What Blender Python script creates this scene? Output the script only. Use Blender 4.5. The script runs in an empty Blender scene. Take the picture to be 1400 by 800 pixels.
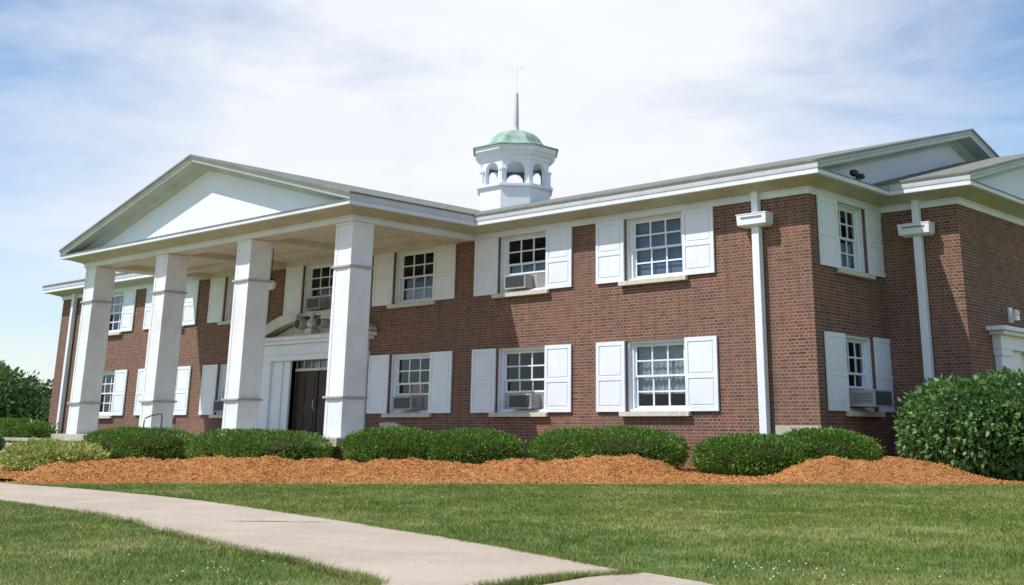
import bpy, math, random
import numpy as np
from mathutils import Matrix, Vector

# ------------------------------------------------------------------ camera, sky, sun, exposure
sc = bpy.context.scene
cam_d = bpy.data.cameras.new("camera")
cam = bpy.data.objects.new("camera", cam_d)
sc.collection.objects.link(cam)
CAM = Vector((12.083, -21.161, 1.204))
Fv = Vector((-0.63834, 0.71523, 0.28454)).normalized()
Rv = Vector((0.74711, 0.66468, 0.00533))
Rv = (Rv - Fv * Rv.dot(Fv)).normalized()
Uv = Rv.cross(Fv)
cam.matrix_world = Matrix(((Rv.x, Uv.x, -Fv.x, CAM.x), (Rv.y, Uv.y, -Fv.y, CAM.y), (Rv.z, Uv.z, -Fv.z, CAM.z), (0, 0, 0, 1)))
cam_d.sensor_width = 36
cam_d.lens = 1575.3 / 1400 * 36
cam_d.shift_x = -75.05 / 1400
cam_d.shift_y = -280.2 / 1400
cam_d.clip_end = 3000
sc.camera = cam

SUN_TRAVEL = Vector((0.48, 1.0, -1.5)).normalized()
to_sun = -SUN_TRAVEL
ELEV = math.asin(to_sun.z)
AZ = math.atan2(to_sun.x, to_sun.y)          # clockwise from +Y
world = bpy.data.worlds.new("World")
sc.world = world
world.use_nodes = True
wn, wl = world.node_tree.nodes, world.node_tree.links
wn.clear()
wout = wn.new("ShaderNodeOutputWorld")
wbg = wn.new("ShaderNodeBackground")
wbg.inputs["Strength"].default_value = 0.10
sky = wn.new("ShaderNodeTexSky")
sky.sky_type = 'NISHITA'
sky.sun_disc = False
sky.sun_elevation = ELEV
sky.sun_rotation = AZ
sky.air_density = 1.0
sky.dust_density = 0.4
sky.ozone_density = 2.5
tc = wn.new("ShaderNodeTexCoord")


def wmath(op, a, b=None, clamp=False):
    n = wn.new("ShaderNodeMath")
    n.operation = op
    n.use_clamp = clamp
    for i, v in enumerate((a, b)):
        if v is None:
            continue
        if isinstance(v, (int, float)):
            n.inputs[i].default_value = v
        else:
            wl.new(v, n.inputs[i])
    return n.outputs[0]


def wnoise(scale, zs, detail, rough, loc=(0, 0, 0)):
    mp = wn.new("ShaderNodeMapping")
    mp.inputs["Scale"].default_value = (1, 1, zs)
    mp.inputs["Location"].default_value = loc
    mp.inputs["Rotation"].default_value = (0.12, -0.1, 0)
    wl.new(tc.outputs["Generated"], mp.inputs["Vector"])
    nz = wn.new("ShaderNodeTexNoise")
    nz.inputs["Scale"].default_value = scale
    nz.inputs["Detail"].default_value = detail
    nz.inputs["Roughness"].default_value = rough
    nz.inputs["Distortion"].default_value = 0.4
    wl.new(mp.outputs["Vector"], nz.inputs["Vector"])
    return nz.outputs["Fac"]


def blob(d, inner, outer):
    """soft patch of cloud cover around a direction, 1 inside and 0 outside (degrees)"""
    dp = wn.new("ShaderNodeVectorMath")
    dp.operation = 'DOT_PRODUCT'
    dp.inputs[1].default_value = Vector(d).normalized()
    nrm = wn.new("ShaderNodeVectorMath")
    nrm.operation = 'NORMALIZE'
    wl.new(tc.outputs["Generated"], nrm.inputs[0])
    wl.new(nrm.outputs[0], dp.inputs[0])
    mr = wn.new("ShaderNodeMapRange")
    mr.interpolation_type = 'SMOOTHSTEP'
    mr.inputs["From Min"].default_value = math.cos(math.radians(outer))
    mr.inputs["From Max"].default_value = math.cos(math.radians(inner))
    wl.new(dp.outputs["Value"], mr.inputs["Value"])
    return mr.outputs["Result"]


def dirpx(u, v):
    return Fv + Rv * ((u - 775.05) / 1575.3) - Uv * ((v - 119.8) / 1575.3)


big = wnoise(2.6, 2.6, 6, 0.55, (3.1, 0.4, 1.7))
fine = wnoise(6.0, 3.5, 8, 0.62, (7.1, 2.4, 0.3))
cov = wmath('ADD', wmath('MULTIPLY', blob(dirpx(760, 150), 2, 27), 0.95), wmath('MULTIPLY', blob(dirpx(180, 330), 2, 14), 0.30))
cov = wmath('SUBTRACT', cov, wmath('MULTIPLY', blob(dirpx(1330, 90), 1, 13), 0.34))
cov = wmath('SUBTRACT', cov, wmath('MULTIPLY', blob(dirpx(100, 0), 1, 13), 0.25))
cov = wmath('ADD', cov, wmath('MULTIPLY', wmath('SUBTRACT', big, 0.5), 1.15))
cov = wmath('ADD', cov, wmath('MULTIPLY', wmath('SUBTRACT', fine, 0.5), 1.1))
cov = wmath('ADD', cov, 0.17, clamp=True)
stint = wn.new("ShaderNodeMix")
stint.data_type = 'RGBA'
stint.blend_type = 'MULTIPLY'
stint.inputs["Factor"].default_value = 1
wl.new(sky.outputs["Color"], stint.inputs["A"])
stint.inputs["B"].default_value = (1.62, 1.62, 1.62, 1)       # lifts the clear blue to an overexposed sky
wmix = wn.new("ShaderNodeMix")
wmix.data_type = 'RGBA'
wl.new(cov, wmix.inputs["Factor"])
wl.new(stint.outputs["Result"], wmix.inputs["A"])
cmix = wn.new("ShaderNodeMix")
cmix.data_type = 'RGBA'
wl.new(wmath('MULTIPLY', wmath('SUBTRACT', wnoise(3.6, 3.2, 8, 0.6, (1.3, 5.2, 2.2)), 0.36), 3.6, clamp=True), cmix.inputs["Factor"])
cmix.inputs["A"].default_value = (8.7, 9.0, 9.8, 1)
cmix.inputs["B"].default_value = (9.5, 9.75, 10.4, 1)
wl.new(cmix.outputs["Result"], wmix.inputs["B"])
wl.new(wmix.outputs["Result"], wbg.inputs["Color"])
wl.new(wbg.outputs[0], wout.inputs["Surface"])

sun_d = bpy.data.lights.new("sun", 'SUN')
sun_d.energy = 4.7
sun_d.angle = math.radians(0.5)
sun_d.color = (1.0, 0.965, 0.91)
sun = bpy.data.objects.new("sun", sun_d)
sun.rotation_euler = to_sun.to_track_quat('Z', 'Y').to_euler()
sun.location = (0, -10, 30)
sc.collection.objects.link(sun)

sc.view_settings.view_transform = 'Standard'
sc.view_settings.look = 'None'
sc.view_settings.exposure = 0.02
sc.view_settings.gamma = 1.0
sc.view_settings.use_curve_mapping = False
sc.cycles.max_bounces = 8
sc.cycles.use_denoising = True

# ------------------------------------------------------------------ materials


class NM:
    def __init__(s, name, rough=0.6, spec=0.5):
        s.m = bpy.data.materials.new(name)
        s.m.use_nodes = True
        s.n, s.l = s.m.node_tree.nodes, s.m.node_tree.links
        s.b = s.n["Principled BSDF"]
        s.b.inputs["Roughness"].default_value = rough
        s.b.inputs["Specular IOR Level"].default_value = spec
        s.tc = s.n.new("ShaderNodeTexCoord")

    def noise(s, scale, detail=4, rough=0.55, vec=None, scl=(1, 1, 1), dist=0):
        mp = s.n.new("ShaderNodeMapping")
        mp.inputs["Scale"].default_value = scl
        s.l.new(vec or s.tc.outputs["Object"], mp.inputs[0])
        t = s.n.new("ShaderNodeTexNoise")
        t.inputs["Scale"].default_value = scale
        t.inputs["Detail"].default_value = detail
        t.inputs["Roughness"].default_value = rough
        t.inputs["Distortion"].default_value = dist
        s.l.new(mp.outputs[0], t.inputs["Vector"])
        return t.outputs["Fac"]

    def ramp(s, fac, stops):
        r = s.n.new("ShaderNodeValToRGB")
        e = r.color_ramp.elements
        while len(e) < len(stops):
            e.new(0.5)
        for el, (p, c) in zip(e, stops):
            el.position = p
            el.color = (*c, 1) if len(c) == 3 else c
        s.l.new(fac, r.inputs[0])
        return r.outputs[0]

    def mix(s, fac, a, b, mode='MIX'):
        n = s.n.new("ShaderNodeMix")
        n.data_type = 'RGBA'
        n.blend_type = mode
        for k, v in (("Factor", fac), ("A", a), ("B", b)):
            if isinstance(v, (int, float)):
                n.inputs[k].default_value = v
            elif isinstance(v, tuple):
                n.inputs[k].default_value = (*v, 1)
            else:
                s.l.new(v, n.inputs[k])
        return n.outputs["Result"]

    def col(s, c):
        if isinstance(c, tuple):
            s.b.inputs["Base Color"].default_value = (*c, 1)
        else:
            s.l.new(c, s.b.inputs["Base Color"])
        return s

    def bump(s, h, strength=0.3, dist=0.02):
        b = s.n.new("ShaderNodeBump")
        b.inputs["Strength"].default_value = strength
        b.inputs["Distance"].default_value = dist
        s.l.new(h, b.inputs["Height"])
        s.l.new(b.outputs[0], s.b.inputs["Normal"])
        return s


def island_random(k):
    g = k.n.new("ShaderNodeNewGeometry")
    return g.outputs["Random Per Island"]


def mat_paint(name, base, dirt, rough=0.5):
    k = NM(name, rough, 0.35)
    a = k.noise(1.4, 6, 0.65)
    st = k.noise(9, 5, 0.6, scl=(1, 1, 0.12))
    c = k.mix(k.ramp(a, [(0.42, (0, 0, 0)), (0.75, (1, 1, 1))]), base, dirt)
    c = k.mix(k.ramp(st, [(0.55, (0, 0, 0)), (0.8, (0.5, 0.5, 0.5))]), c, dirt)
    k.col(c)
    k.bump(k.noise(35, 3), 0.06, 0.01)
    return k.m


M_white = mat_paint("white_paint", (0.765, 0.80, 0.87), (0.70, 0.725, 0.76))
M_trim = mat_paint("trim_paint", (0.70, 0.735, 0.80), (0.62, 0.64, 0.67))
M_col = mat_paint("column_paint", (0.775, 0.80, 0.84), (0.66, 0.67, 0.68))
M_panel = mat_paint("pediment_panel_paint", (0.765, 0.80, 0.87), (0.73, 0.76, 0.81))
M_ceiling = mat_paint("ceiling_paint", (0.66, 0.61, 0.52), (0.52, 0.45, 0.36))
M_aluminium = mat_paint("metal_edge", (0.24, 0.26, 0.25), (0.14, 0.15, 0.14))
M_soffit = mat_paint("soffit_bounce_tint", (0.45, 0.455, 0.35), (0.34, 0.345, 0.26))  # olive stands in for light bounced up from the grass
M_band = mat_paint("weathered_band", (0.42, 0.43, 0.44), (0.30, 0.30, 0.29))
M_gutter = mat_paint("grey_gutter", (0.58, 0.605, 0.65), (0.48, 0.50, 0.52))
M_rake = mat_paint("raking_trim_tint", (0.52, 0.58, 0.575), (0.42, 0.46, 0.45))  # grey-green mixed in against the warm bounce light on the rakes
M_inner_shade = mat_paint("lantern_inner_shade", (0.20, 0.20, 0.19), (0.12, 0.12, 0.11))  # dark grey puts the shade inside the lantern into the colour
M_creamtrim = mat_paint("aged_door_trim", (0.62, 0.60, 0.55), (0.40, 0.36, 0.28))


def mat_brick():
    k = NM("brick", 0.9, 0.2)
    sx = k.n.new("ShaderNodeSeparateXYZ")
    k.l.new(k.tc.outputs["Object"], sx.inputs[0])
    ad = k.n.new("ShaderNodeMath")
    ad.operation = 'ADD'
    k.l.new(sx.outputs[0], ad.inputs[0])
    k.l.new(sx.outputs[1], ad.inputs[1])
    cb = k.n.new("ShaderNodeCombineXYZ")
    k.l.new(ad.outputs[0], cb.inputs[0])
    k.l.new(sx.outputs[2], cb.inputs[1])

    def bt(c1, c2, mort, msize=0.012):
        t = k.n.new("ShaderNodeTexBrick")
        t.inputs["Color1"].default_value = (*c1, 1)
        t.inputs["Color2"].default_value = (*c2, 1)
        t.inputs["Mortar"].default_value = (*mort, 1)
        t.inputs["Scale"].default_value = 1.0
        t.inputs["Mortar Size"].default_value = msize
        t.inputs["Mortar Smooth"].default_value = 0.2
        t.inputs["Bias"].default_value = -0.15
        t.inputs["Brick Width"].default_value = 0.22
        t.inputs["Row Height"].default_value = 0.069
        t.squash = 0.5
        t.squash_frequency = 2
        k.l.new(cb.outputs[0], t.inputs["Vector"])
        return t
    t = bt((0.235, 0.078, 0.048), (0.058, 0.032, 0.028), (0.27, 0.215, 0.17), 0.012)
    lg = k.noise(0.5, 5, 0.6)
    c = k.mix(k.ramp(lg, [(0.35, (0, 0, 0)), (0.7, (0.55, 0.55, 0.55))]), t.outputs["Color"], (0.185, 0.112, 0.085))
    md = k.noise(3.5, 3, 0.6, scl=(1, 1, 2.2))
    c = k.mix(k.ramp(md, [(0.45, (0, 0, 0)), (0.75, (0.5, 0.5, 0.5))]), c, (0.105, 0.06, 0.048))
    stk = k.noise(2.6, 5, 0.7, scl=(1, 1, 0.10))
    c = k.mix(k.ramp(stk, [(0.52, (0, 0, 0)), (0.75, (0.6, 0.6, 0.6))]), c, (0.10, 0.07, 0.058))
    k.col(c)
    k.bump(t.outputs["Fac"], -0.5, 0.01)
    return k.m


M_brick = mat_brick()


def simple(name, c1, c2, scale=6, rough=0.8, bump=0.2, spec=0.3, bs=None, metal=0.0):
    k = NM(name, rough, spec)
    k.col(k.mix(k.ramp(k.noise(scale, 6, 0.6), [(0.35, (0, 0, 0)), (0.65, (1, 1, 1))]), c1, c2))
    k.bump(k.noise(bs or scale * 4, 5), bump, 0.02)
    k.b.inputs["Metallic"].default_value = metal
    return k.m


M_concrete = simple("porch_concrete", (0.50, 0.47, 0.40), (0.38, 0.35, 0.29), 3)
M_stone = simple("sill_stone", (0.66, 0.62, 0.54), (0.50, 0.46, 0.38), 5)
M_roof = simple("roof_shingle", (0.235, 0.235, 0.20), (0.15, 0.155, 0.135), 5, 0.95, 0.4)
M_copper = simple("verdigris_copper", (0.17, 0.29, 0.23), (0.38, 0.48, 0.42), 2.2, 0.7, 0.1)
M_door = simple("dark_wood", (0.035, 0.020, 0.015), (0.055, 0.032, 0.024), 4, 0.5)
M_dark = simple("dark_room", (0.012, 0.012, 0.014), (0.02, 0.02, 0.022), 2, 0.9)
M_acwhite = simple("ac_casing", (0.42, 0.42, 0.405), (0.31, 0.31, 0.295), 5, 0.55, 0.05)
M_acdark = simple("ac_grille", (0.07, 0.08, 0.09), (0.12, 0.13, 0.14), 20, 0.6)
M_iron = simple("black_iron", (0.03, 0.03, 0.03), (0.05, 0.05, 0.05), 8, 0.5)
M_curtain = simple("curtain_cloth", (0.50, 0.53, 0.56), (0.36, 0.39, 0.43), 9, 0.9)
M_reflection = simple("blue_grey_reflection", (0.20, 0.25, 0.33), (0.15, 0.19, 0.27), 3, 0.9)  # bluish reflection in upper panes put in as a colour
M_red = simple("red_paper", (0.55, 0.10, 0.14), (0.62, 0.2, 0.22), 3, 0.8)
M_bark = simple("bark", (0.10, 0.075, 0.055), (0.05, 0.04, 0.03), 12, 0.95)
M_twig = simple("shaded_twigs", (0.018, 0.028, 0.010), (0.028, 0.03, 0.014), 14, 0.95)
M_steel = simple("weathered_spire", (0.66, 0.67, 0.69), (0.52, 0.53, 0.55), 5, 0.5)


def mat_globe():
    k = NM("milk_glass", 0.25, 0.5)
    k.col((0.78, 0.76, 0.70))
    return k.m


M_globe = mat_globe()


def mat_glass():
    m = bpy.data.materials.new("window_glass")
    m.use_nodes = True
    n, l = m.node_tree.nodes, m.node_tree.links
    n.clear()
    out = n.new("ShaderNodeOutputMaterial")
    tr = n.new("ShaderNodeBsdfTransparent")
    tr.inputs[0].default_value = (0.70, 0.77, 0.78, 1)
    gl = n.new("ShaderNodeBsdfGlossy")
    gl.inputs["Roughness"].default_value = 0.03
    gl.inputs[0].default_value = (0.62, 0.70, 0.8, 1)
    lw = n.new("ShaderNodeLayerWeight")
    lw.inputs["Blend"].default_value = 0.09
    mx = n.new("ShaderNodeMixShader")
    t = n.new("ShaderNodeTexCoord")
    nz = n.new("ShaderNodeTexNoise")
    nz.inputs["Scale"].default_value = 2.2
    bp = n.new("ShaderNodeBump")
    bp.inputs["Strength"].default_value = 0.12
    bp.inputs["Distance"].default_value = 0.05
    l.new(t.outputs["Object"], nz.inputs["Vector"])
    l.new(nz.outputs["Fac"], bp.inputs["Height"])
    l.new(bp.outputs[0], gl.inputs["Normal"])
    l.new(lw.outputs["Facing"], mx.inputs[0])
    l.new(tr.outputs[0], mx.inputs[1])
    l.new(gl.outputs[0], mx.inputs[2])
    l.new(mx.outputs[0], out.inputs[0])
    return m


M_glass = mat_glass()


def mat_leaf(name, c1, c2, c3, rough=0.55, trans=0.25):
    k = NM(name, rough, 0.3)
    r = k.ramp(island_random(k), [(0.0, c1), (0.5, c2), (1.0, c3)])
    k.col(r)
    k.n.remove(k.n["Material Output"])
    out = k.n.new("ShaderNodeOutputMaterial")
    tl = k.n.new("ShaderNodeBsdfTranslucent")
    k.l.new(r, tl.inputs[0])
    mx = k.n.new("ShaderNodeMixShader")
    mx.inputs[0].default_value = trans
    k.l.new(k.b.outputs[0], mx.inputs[1])
    k.l.new(tl.outputs[0], mx.inputs[2])
    k.l.new(mx.outputs[0], out.inputs[0])
    return k.m


M_yew = mat_leaf("yew_leaf", (0.05, 0.12, 0.018), (0.11, 0.215, 0.030), (0.22, 0.35, 0.06))
M_vib = mat_leaf("viburnum_leaf", (0.06, 0.13, 0.038), (0.115, 0.22, 0.062), (0.21, 0.34, 0.11), 0.42)
M_spirea = mat_leaf("spirea_leaf", (0.15, 0.31, 0.05), (0.40, 0.48, 0.10), (0.58, 0.44, 0.22), 0.6)
M_tree = mat_leaf("tree_leaf", (0.06, 0.12, 0.035), (0.10, 0.17, 0.055), (0.15, 0.23, 0.08))
M_tree2 = mat_leaf("pale_tree_leaf", (0.13, 0.20, 0.08), (0.18, 0.26, 0.10), (0.24, 0.32, 0.14))


def mat_lawn(name, blades):
    k = NM(name, 0.75, 0.2)
    pos = k.n.new("ShaderNodeNewGeometry").outputs["Position"]
    big_ = k.noise(0.55, 6, 0.62, vec=pos)
    mid = k.noise(3.0, 5, 0.65, vec=pos)
    c = k.ramp(big_, [(0.38, (0.125, 0.20, 0.042)), (0.52, (0.225, 0.275, 0.078)), (0.64, (0.40, 0.395, 0.17))])
    c2 = k.ramp(mid, [(0.38, (0.11, 0.185, 0.036)), (0.54, (0.235, 0.285, 0.08)), (0.68, (0.43, 0.42, 0.19))])
    c = k.mix(0.5, c, c2)
    if blades:
        r = k.ramp(island_random(k), [(0.0, (0.55, 0.62, 0.5)), (0.6, (1.05, 1.05, 1.0)), (0.93, (1.35, 1.25, 1.2)), (1.0, (2.0, 1.7, 1.9))])
        c = k.mix(1.0, c, r, 'MULTIPLY')
        k.col(c)
        out = k.n["Material Output"]
        tl = k.n.new("ShaderNodeBsdfTranslucent")
        k.l.new(c, tl.inputs[0])
        mx = k.n.new("ShaderNodeMixShader")
        mx.inputs[0].default_value = 0.3
        k.l.new(k.b.outputs[0], mx.inputs[1])
        k.l.new(tl.outputs[0], mx.inputs[2])
        k.l.new(mx.outputs[0], out.inputs[0])
    else:
        f = k.noise(60, 4, 0.7, vec=pos)
        c = k.mix(1.0, c, k.ramp(f, [(0.3, (0.6, 0.6, 0.6)), (0.7, (1.25, 1.25, 1.25))]), 'MULTIPLY')
        k.col(c)
        k.bump(k.noise(40, 5, 0.7, vec=pos), 0.8, 0.05)
    return k.m


M_lawn = mat_lawn("lawn_turf", False)
M_blade = mat_lawn("grass_blade", True)


def mat_walk():
    k = NM("sidewalk_concrete", 0.9, 0.2)
    a = k.noise(1.1, 6, 0.6)
    b = k.noise(22, 6, 0.7)
    c = k.ramp(a, [(0.3, (0.41, 0.335, 0.262)), (0.7, (0.51, 0.425, 0.338))])
    c = k.mix(1.0, c, k.ramp(b, [(0.3, (0.82, 0.82, 0.82)), (0.7, (1.1, 1.1, 1.1))]), 'MULTIPLY')
    k.col(c)
    st = k.noise(2.7, 7, 0.72, dist=0.8)
    c = k.mix(k.ramp(st, [(0.56, (0, 0, 0)), (0.74, (0.55, 0.55, 0.55))]), c, (0.30, 0.25, 0.20))
    k.col(c)
    k.bump(b, 0.25, 0.01)
    return k.m


M_walk = mat_walk()


def mat_mulch(chips):
    k = NM("mulch_chip" if chips else "mulch_bed", 0.95, 0.1)
    if chips:
        k.col(k.ramp(island_random(k), [(0, (0.28, 0.11, 0.042)), (0.3, (0.54, 0.235, 0.075)), (0.9, (0.64, 0.33, 0.125)), (1, (0.70, 0.48, 0.27))]))
    else:
        a = k.noise(7, 6, 0.75, dist=0.6)
        b = k.noise(1.2, 4, 0.6)
        c = k.ramp(a, [(0.30, (0.24, 0.09, 0.033)), (0.5, (0.50, 0.215, 0.07)), (0.72, (0.62, 0.32, 0.125))])
        c = k.mix(k.ramp(b, [(0.4, (0, 0, 0)), (0.75, (0.5, 0.5, 0.5))]), c, (0.50, 0.27, 0.125))
        k.col(c)
        k.bump(k.noise(30, 6, 0.8), 0.9, 0.05)
    return k.m


M_mulch = mat_mulch(False)
M_chip = mat_mulch(True)

# ------------------------------------------------------------------ helpers


class MB:
    def __init__(s):
        s.v, s.f, s.mi = [], [], []

    def quad(s, pts, mi=0):
        i = len(s.v)
        s.v += [tuple(p) for p in pts]
        s.f.append(tuple(range(i, i + len(pts))))
        s.mi.append(mi)

    def box(s, x0, x1, y0, y1, z0, z1, mi=0):
        i = len(s.v)
        s.v += [(x0, y0, z0), (x1, y0, z0), (x1, y1, z0), (x0, y1, z0), (x0, y0, z1), (x1, y0, z1), (x1, y1, z1), (x0, y1, z1)]
        for f in ((0, 3, 2, 1), (4, 5, 6, 7), (0, 1, 5, 4), (1, 2, 6, 5), (2, 3, 7, 6), (3, 0, 4, 7)):
            s.f.append(tuple(i + k for k in f))
            s.mi.append(mi)

    def sweep(s, path, prof, up=(0, 0, 1), closed_prof=True, caps=True, mi=0):
        """path: list of rings (each a list of points) -> skin"""
        i = len(s.v)
        n = len(prof)
        for ring in path:
            s.v += [tuple(p) for p in ring]
        for a in range(len(path) - 1):
            for b in range(n if closed_prof else n - 1):
                b2 = (b + 1) % n
                s.f.append((i + a * n + b, i + a * n + b2, i + (a + 1) * n + b2, i + (a + 1) * n + b))
                s.mi.append(mi)
        if caps and closed_prof:
            s.f.append(tuple(i + b for b in range(n))[::-1])
            s.f.append(tuple(i + (len(path) - 1) * n + b for b in range(n)))
            s.mi += [mi, mi]

    def ring_stack(s, rings, caps=True, mi=0):
        s.sweep(rings, rings[0], caps=caps, mi=mi)

    def tube(s, pts, r, seg=8, mi=0, r2=None):
        rings = []
        pts = [Vector(p) for p in pts]
        for k, p in enumerate(pts):
            d = (pts[min(k + 1, len(pts) - 1)] - pts[max(k - 1, 0)]).normalized()
            a = d.cross(Vector((0.3, 0.2, 1)) if abs(d.z) < 0.9 else Vector((1, 0, 0))).normalized()
            b = d.cross(a)
            rr = r if r2 is None else r + (r2 - r) * k / (len(pts) - 1)
            rings.append([p + a * rr * math.cos(t * 2 * math.pi / seg) + b * rr * math.sin(t * 2 * math.pi / seg) for t in range(seg)])
        s.ring_stack(rings, mi=mi)

    def ball(s, c, r, seg=14, rg=9, mi=0, sq=(1, 1, 1)):
        rings = []
        for j in range(rg + 1):
            ph = math.pi * (j + 0.02) / (rg + 0.04)
            rings.append([(c[0] + sq[0] * r * math.sin(ph) * math.cos(t * 2 * math.pi / seg), c[1] + sq[1] * r * math.sin(ph) * math.sin(t * 2 * math.pi / seg), c[2] + sq[2] * r * math.cos(ph)) for t in range(seg)])
        s.ring_stack(rings[::-1], mi=mi)

    def build(s, name, mats, parent=None, loc=(0, 0, 0), rz=0, bevel=0, smooth=False):
        me = bpy.data.meshes.new(name)
        me.from_pydata(s.v, [], s.f)
        if not isinstance(mats, (list, tuple)):
            mats = [mats]
        for m in mats:
            me.materials.append(m)
        if len(mats) > 1:
            me.polygons.foreach_set("material_index", s.mi)
        if smooth:
            me.polygons.foreach_set("use_smooth", [True] * len(s.f))
        me.validate()
        import bmesh
        bm = bmesh.new()
        bm.from_mesh(me)
        bmesh.ops.recalc_face_normals(bm, faces=bm.faces)
        bm.to_mesh(me)
        bm.free()
        o = bpy.data.objects.new(name, me)
        sc.collection.objects.link(o)
        if parent:
            o.parent = parent
        o.location = loc
        o.rotation_euler = (0, 0, rz)
        if bevel:
            b = o.modifiers.new("bevel", 'BEVEL')
            b.width = bevel
            b.segments = 2
            b.limit_method = 'ANGLE'
        return o


def np_mesh(name, verts, k, mats, parent=None, mi=None):
    """verts: (n*k,3) array of separate k-gons"""
    n = len(verts) // k
    me = bpy.data.meshes.new(name)
    me.vertices.add(n * k)
    me.vertices.foreach_set("co", np.ascontiguousarray(verts, dtype=np.float32).ravel())
    me.loops.add(n * k)
    me.loops.foreach_set("vertex_index", np.arange(n * k, dtype=np.int32))
    me.polygons.add(n)
    me.polygons.foreach_set("loop_start", np.arange(0, n * k, k, dtype=np.int32))
    me.update(calc_edges=True)
    for m in (mats if isinstance(mats, (list, tuple)) else [mats]):
        me.materials.append(m)
    o = bpy.data.objects.new(name, me)
    sc.collection.objects.link(o)
    if parent:
        o.parent = parent
    return o


def empty(name, loc, label, cat, group=None, rz=0):
    o = bpy.data.objects.new(name, None)
    o.empty_display_size = 0.2
    sc.collection.objects.link(o)
    o.location = loc
    o.rotation_euler = (0, 0, rz)
    o["label"] = label
    o["category"] = cat
    if group:
        o["group"] = group
    return o


def tag(o, label=None, cat=None, group=None, kind=None):
    for k, v in (("label", label), ("category", cat), ("group", group), ("kind", kind)):
        if v:
            o[k] = v
    return o


G0 = 0.30                                     # ground level in front
E0 = np.array([-7.2, -11.6])
ET = np.array([0.66602, 0.74594])
EN = np.array([-0.74594, 0.66602])            # towards the building


def sm(x):
    x = np.clip(x, 0, 1)
    return x * x * (3 - 2 * x)


def ground_z(x, y):
    s = (x - E0[0]) * EN[0] + (y - E0[1]) * EN[1]
    return G0 + 0.12 * sm(s / 5.0)


def vnoise(x, y, seed=0):
    """smooth value noise"""
    def h(i, j):
        n = np.sin(i * 127.1 + j * 311.7 + seed * 74.7) * 43758.5453
        return n - np.floor(n)
    xi, yi = np.floor(x), np.floor(y)
    xf, yf = sm(x - xi), sm(y - yi)
    return (h(xi, yi) * (1 - xf) + h(xi + 1, yi) * xf) * (1 - yf) + (h(xi, yi + 1) * (1 - xf) + h(xi + 1, yi + 1) * xf) * yf


def fbm(x, y, seed=0, o=4):
    a, t = 0.5, 0
    for i in range(o):
        t = t + a * (vnoise(x * 2 ** i, y * 2 ** i, seed + i) - 0.5)
        a *= 0.5
    return t


# ------------------------------------------------------------------ ground, sidewalk, mulch
def grid_mesh(name, X, Y, Z, mat, smooth=True, keep=None):
    h, w = X.shape
    v = np.stack([X, Y, Z], -1).reshape(-1, 3)
    idx = np.arange(h * w).reshape(h, w)
    f = np.stack([idx[:-1, :-1], idx[:-1, 1:], idx[1:, 1:], idx[1:, :-1]], -1).reshape(-1, 4)
    if keep is not None:
        f = f[keep]
    me = bpy.data.meshes.new(name)
    me.from_pydata(v.tolist(), [], f.tolist())
    me.materials.append(mat)
    me.polygons.foreach_set("use_smooth", [smooth] * len(f))
    me.update()
    o = bpy.data.objects.new(name, me)
    sc.collection.objects.link(o)
    return o


ax = np.concatenate([-np.geomspace(900, 62, 14), np.arange(-60, 40, 1.0), np.geomspace(42, 900, 14)])
ay = np.concatenate([-np.geomspace(900, 42, 14), np.arange(-40, 40, 1.0), np.geomspace(42, 900, 14)])
GX, GY = np.meshgrid(ax, ay)
GZ = ground_z(GX, GY)
tag(grid_mesh("ground", GX, GY, GZ, M_lawn), kind="structure", label="mown lawn around the brick building")

far_edge = [(-40, -12.2), (-20, -12.4), (-8.03, -12.46), (-5.7, -12.42), (-3.37, -12.52), (-1.04, -12.82), (1.11, -13.26), (2.93, -13.68), (4.31, -14.02), (5.6, -14.38), (6.54, -14.70), (7.06, -14.90), (6.98, -15.2), (6.87, -15.56), (6.85, -16.2)]
near_edge = [(-40, -14.2), (-20, -14.35), (-8.0, -14.38), (-5.7, -14.38), (-3.37, -14.40), (-1.0, -14.64), (0.93, -15.02), (2.62, -15.46), (3.88, -15.77), (4.98, -16.0), (5.7, -16.19), (6.26, -16.33), (6.5, -16.55), (6.6, -16.9), (6.7, -17.2), (6.8, -17.6)]


def dens(pts, n=8):
    p = np.array(pts)
    out = []
    for a in range(len(p) - 1):
        p0, p1, p2, p3 = p[max(a - 1, 0)], p[a], p[a + 1], p[min(a + 2, len(p) - 1)]
        for t in np.arange(n) / n:
            if a == 0:
                q = p1 + (p2 - p1) * t
            else:
                q = 0.5 * ((2 * p1) + (-p0 + p2) * t + (2 * p0 - 5 * p1 + 4 * p2 - p3) * t ** 2 + (-p0 + 3 * p1 - 3 * p2 + p3) * t ** 3)
            out.append(q)
    out.append(p[-1])
    return np.array(out)


fe, ne = dens(far_edge), dens(near_edge)
wob = np.random.RandomState(3)
fe[:, 1] += (fe[:, 0] < 6.9) * fbm(fe[:, 0] * 3, fe[:, 1] * 0, 5) * 0.07
ne[:, 1] += fbm(ne[:, 0] * 3, ne[:, 1] * 0, 9) * 0.07
mb = MB()
for i in range(len(fe) - 1):
    a, b, c, d = fe[i], fe[i + 1], ne[i + 1], ne[i]
    zt, zb = G0 + 0.022, G0 - 0.05
    mb.quad([(*a, zt), (*b, zt), (*c, zt), (*d, zt)])
    mb.quad([(*a, zt), (*b, zt), (*b, zb), (*a, zb)])
    mb.quad([(*d, zt), (*c, zt), (*c, zb), (*d, zb)])
i = len(fe) - 1
mb.quad([(*fe[i], zt), (*ne[i], zt), (*ne[i], zb), (*fe[i], zb)])
tag(mb.build("sidewalk", M_walk), kind="structure", label="curving pale concrete sidewalk")
mb = MB()
sl2 = [(7.09, -14.88), (7.16, -14.86), (7.7, -15.0), (8.8, -15.5), (9.6, -16.4), (9.6, -18.5), (8.0, -18.5), (7.2, -16.6), (7.05, -15.31)]
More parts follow.
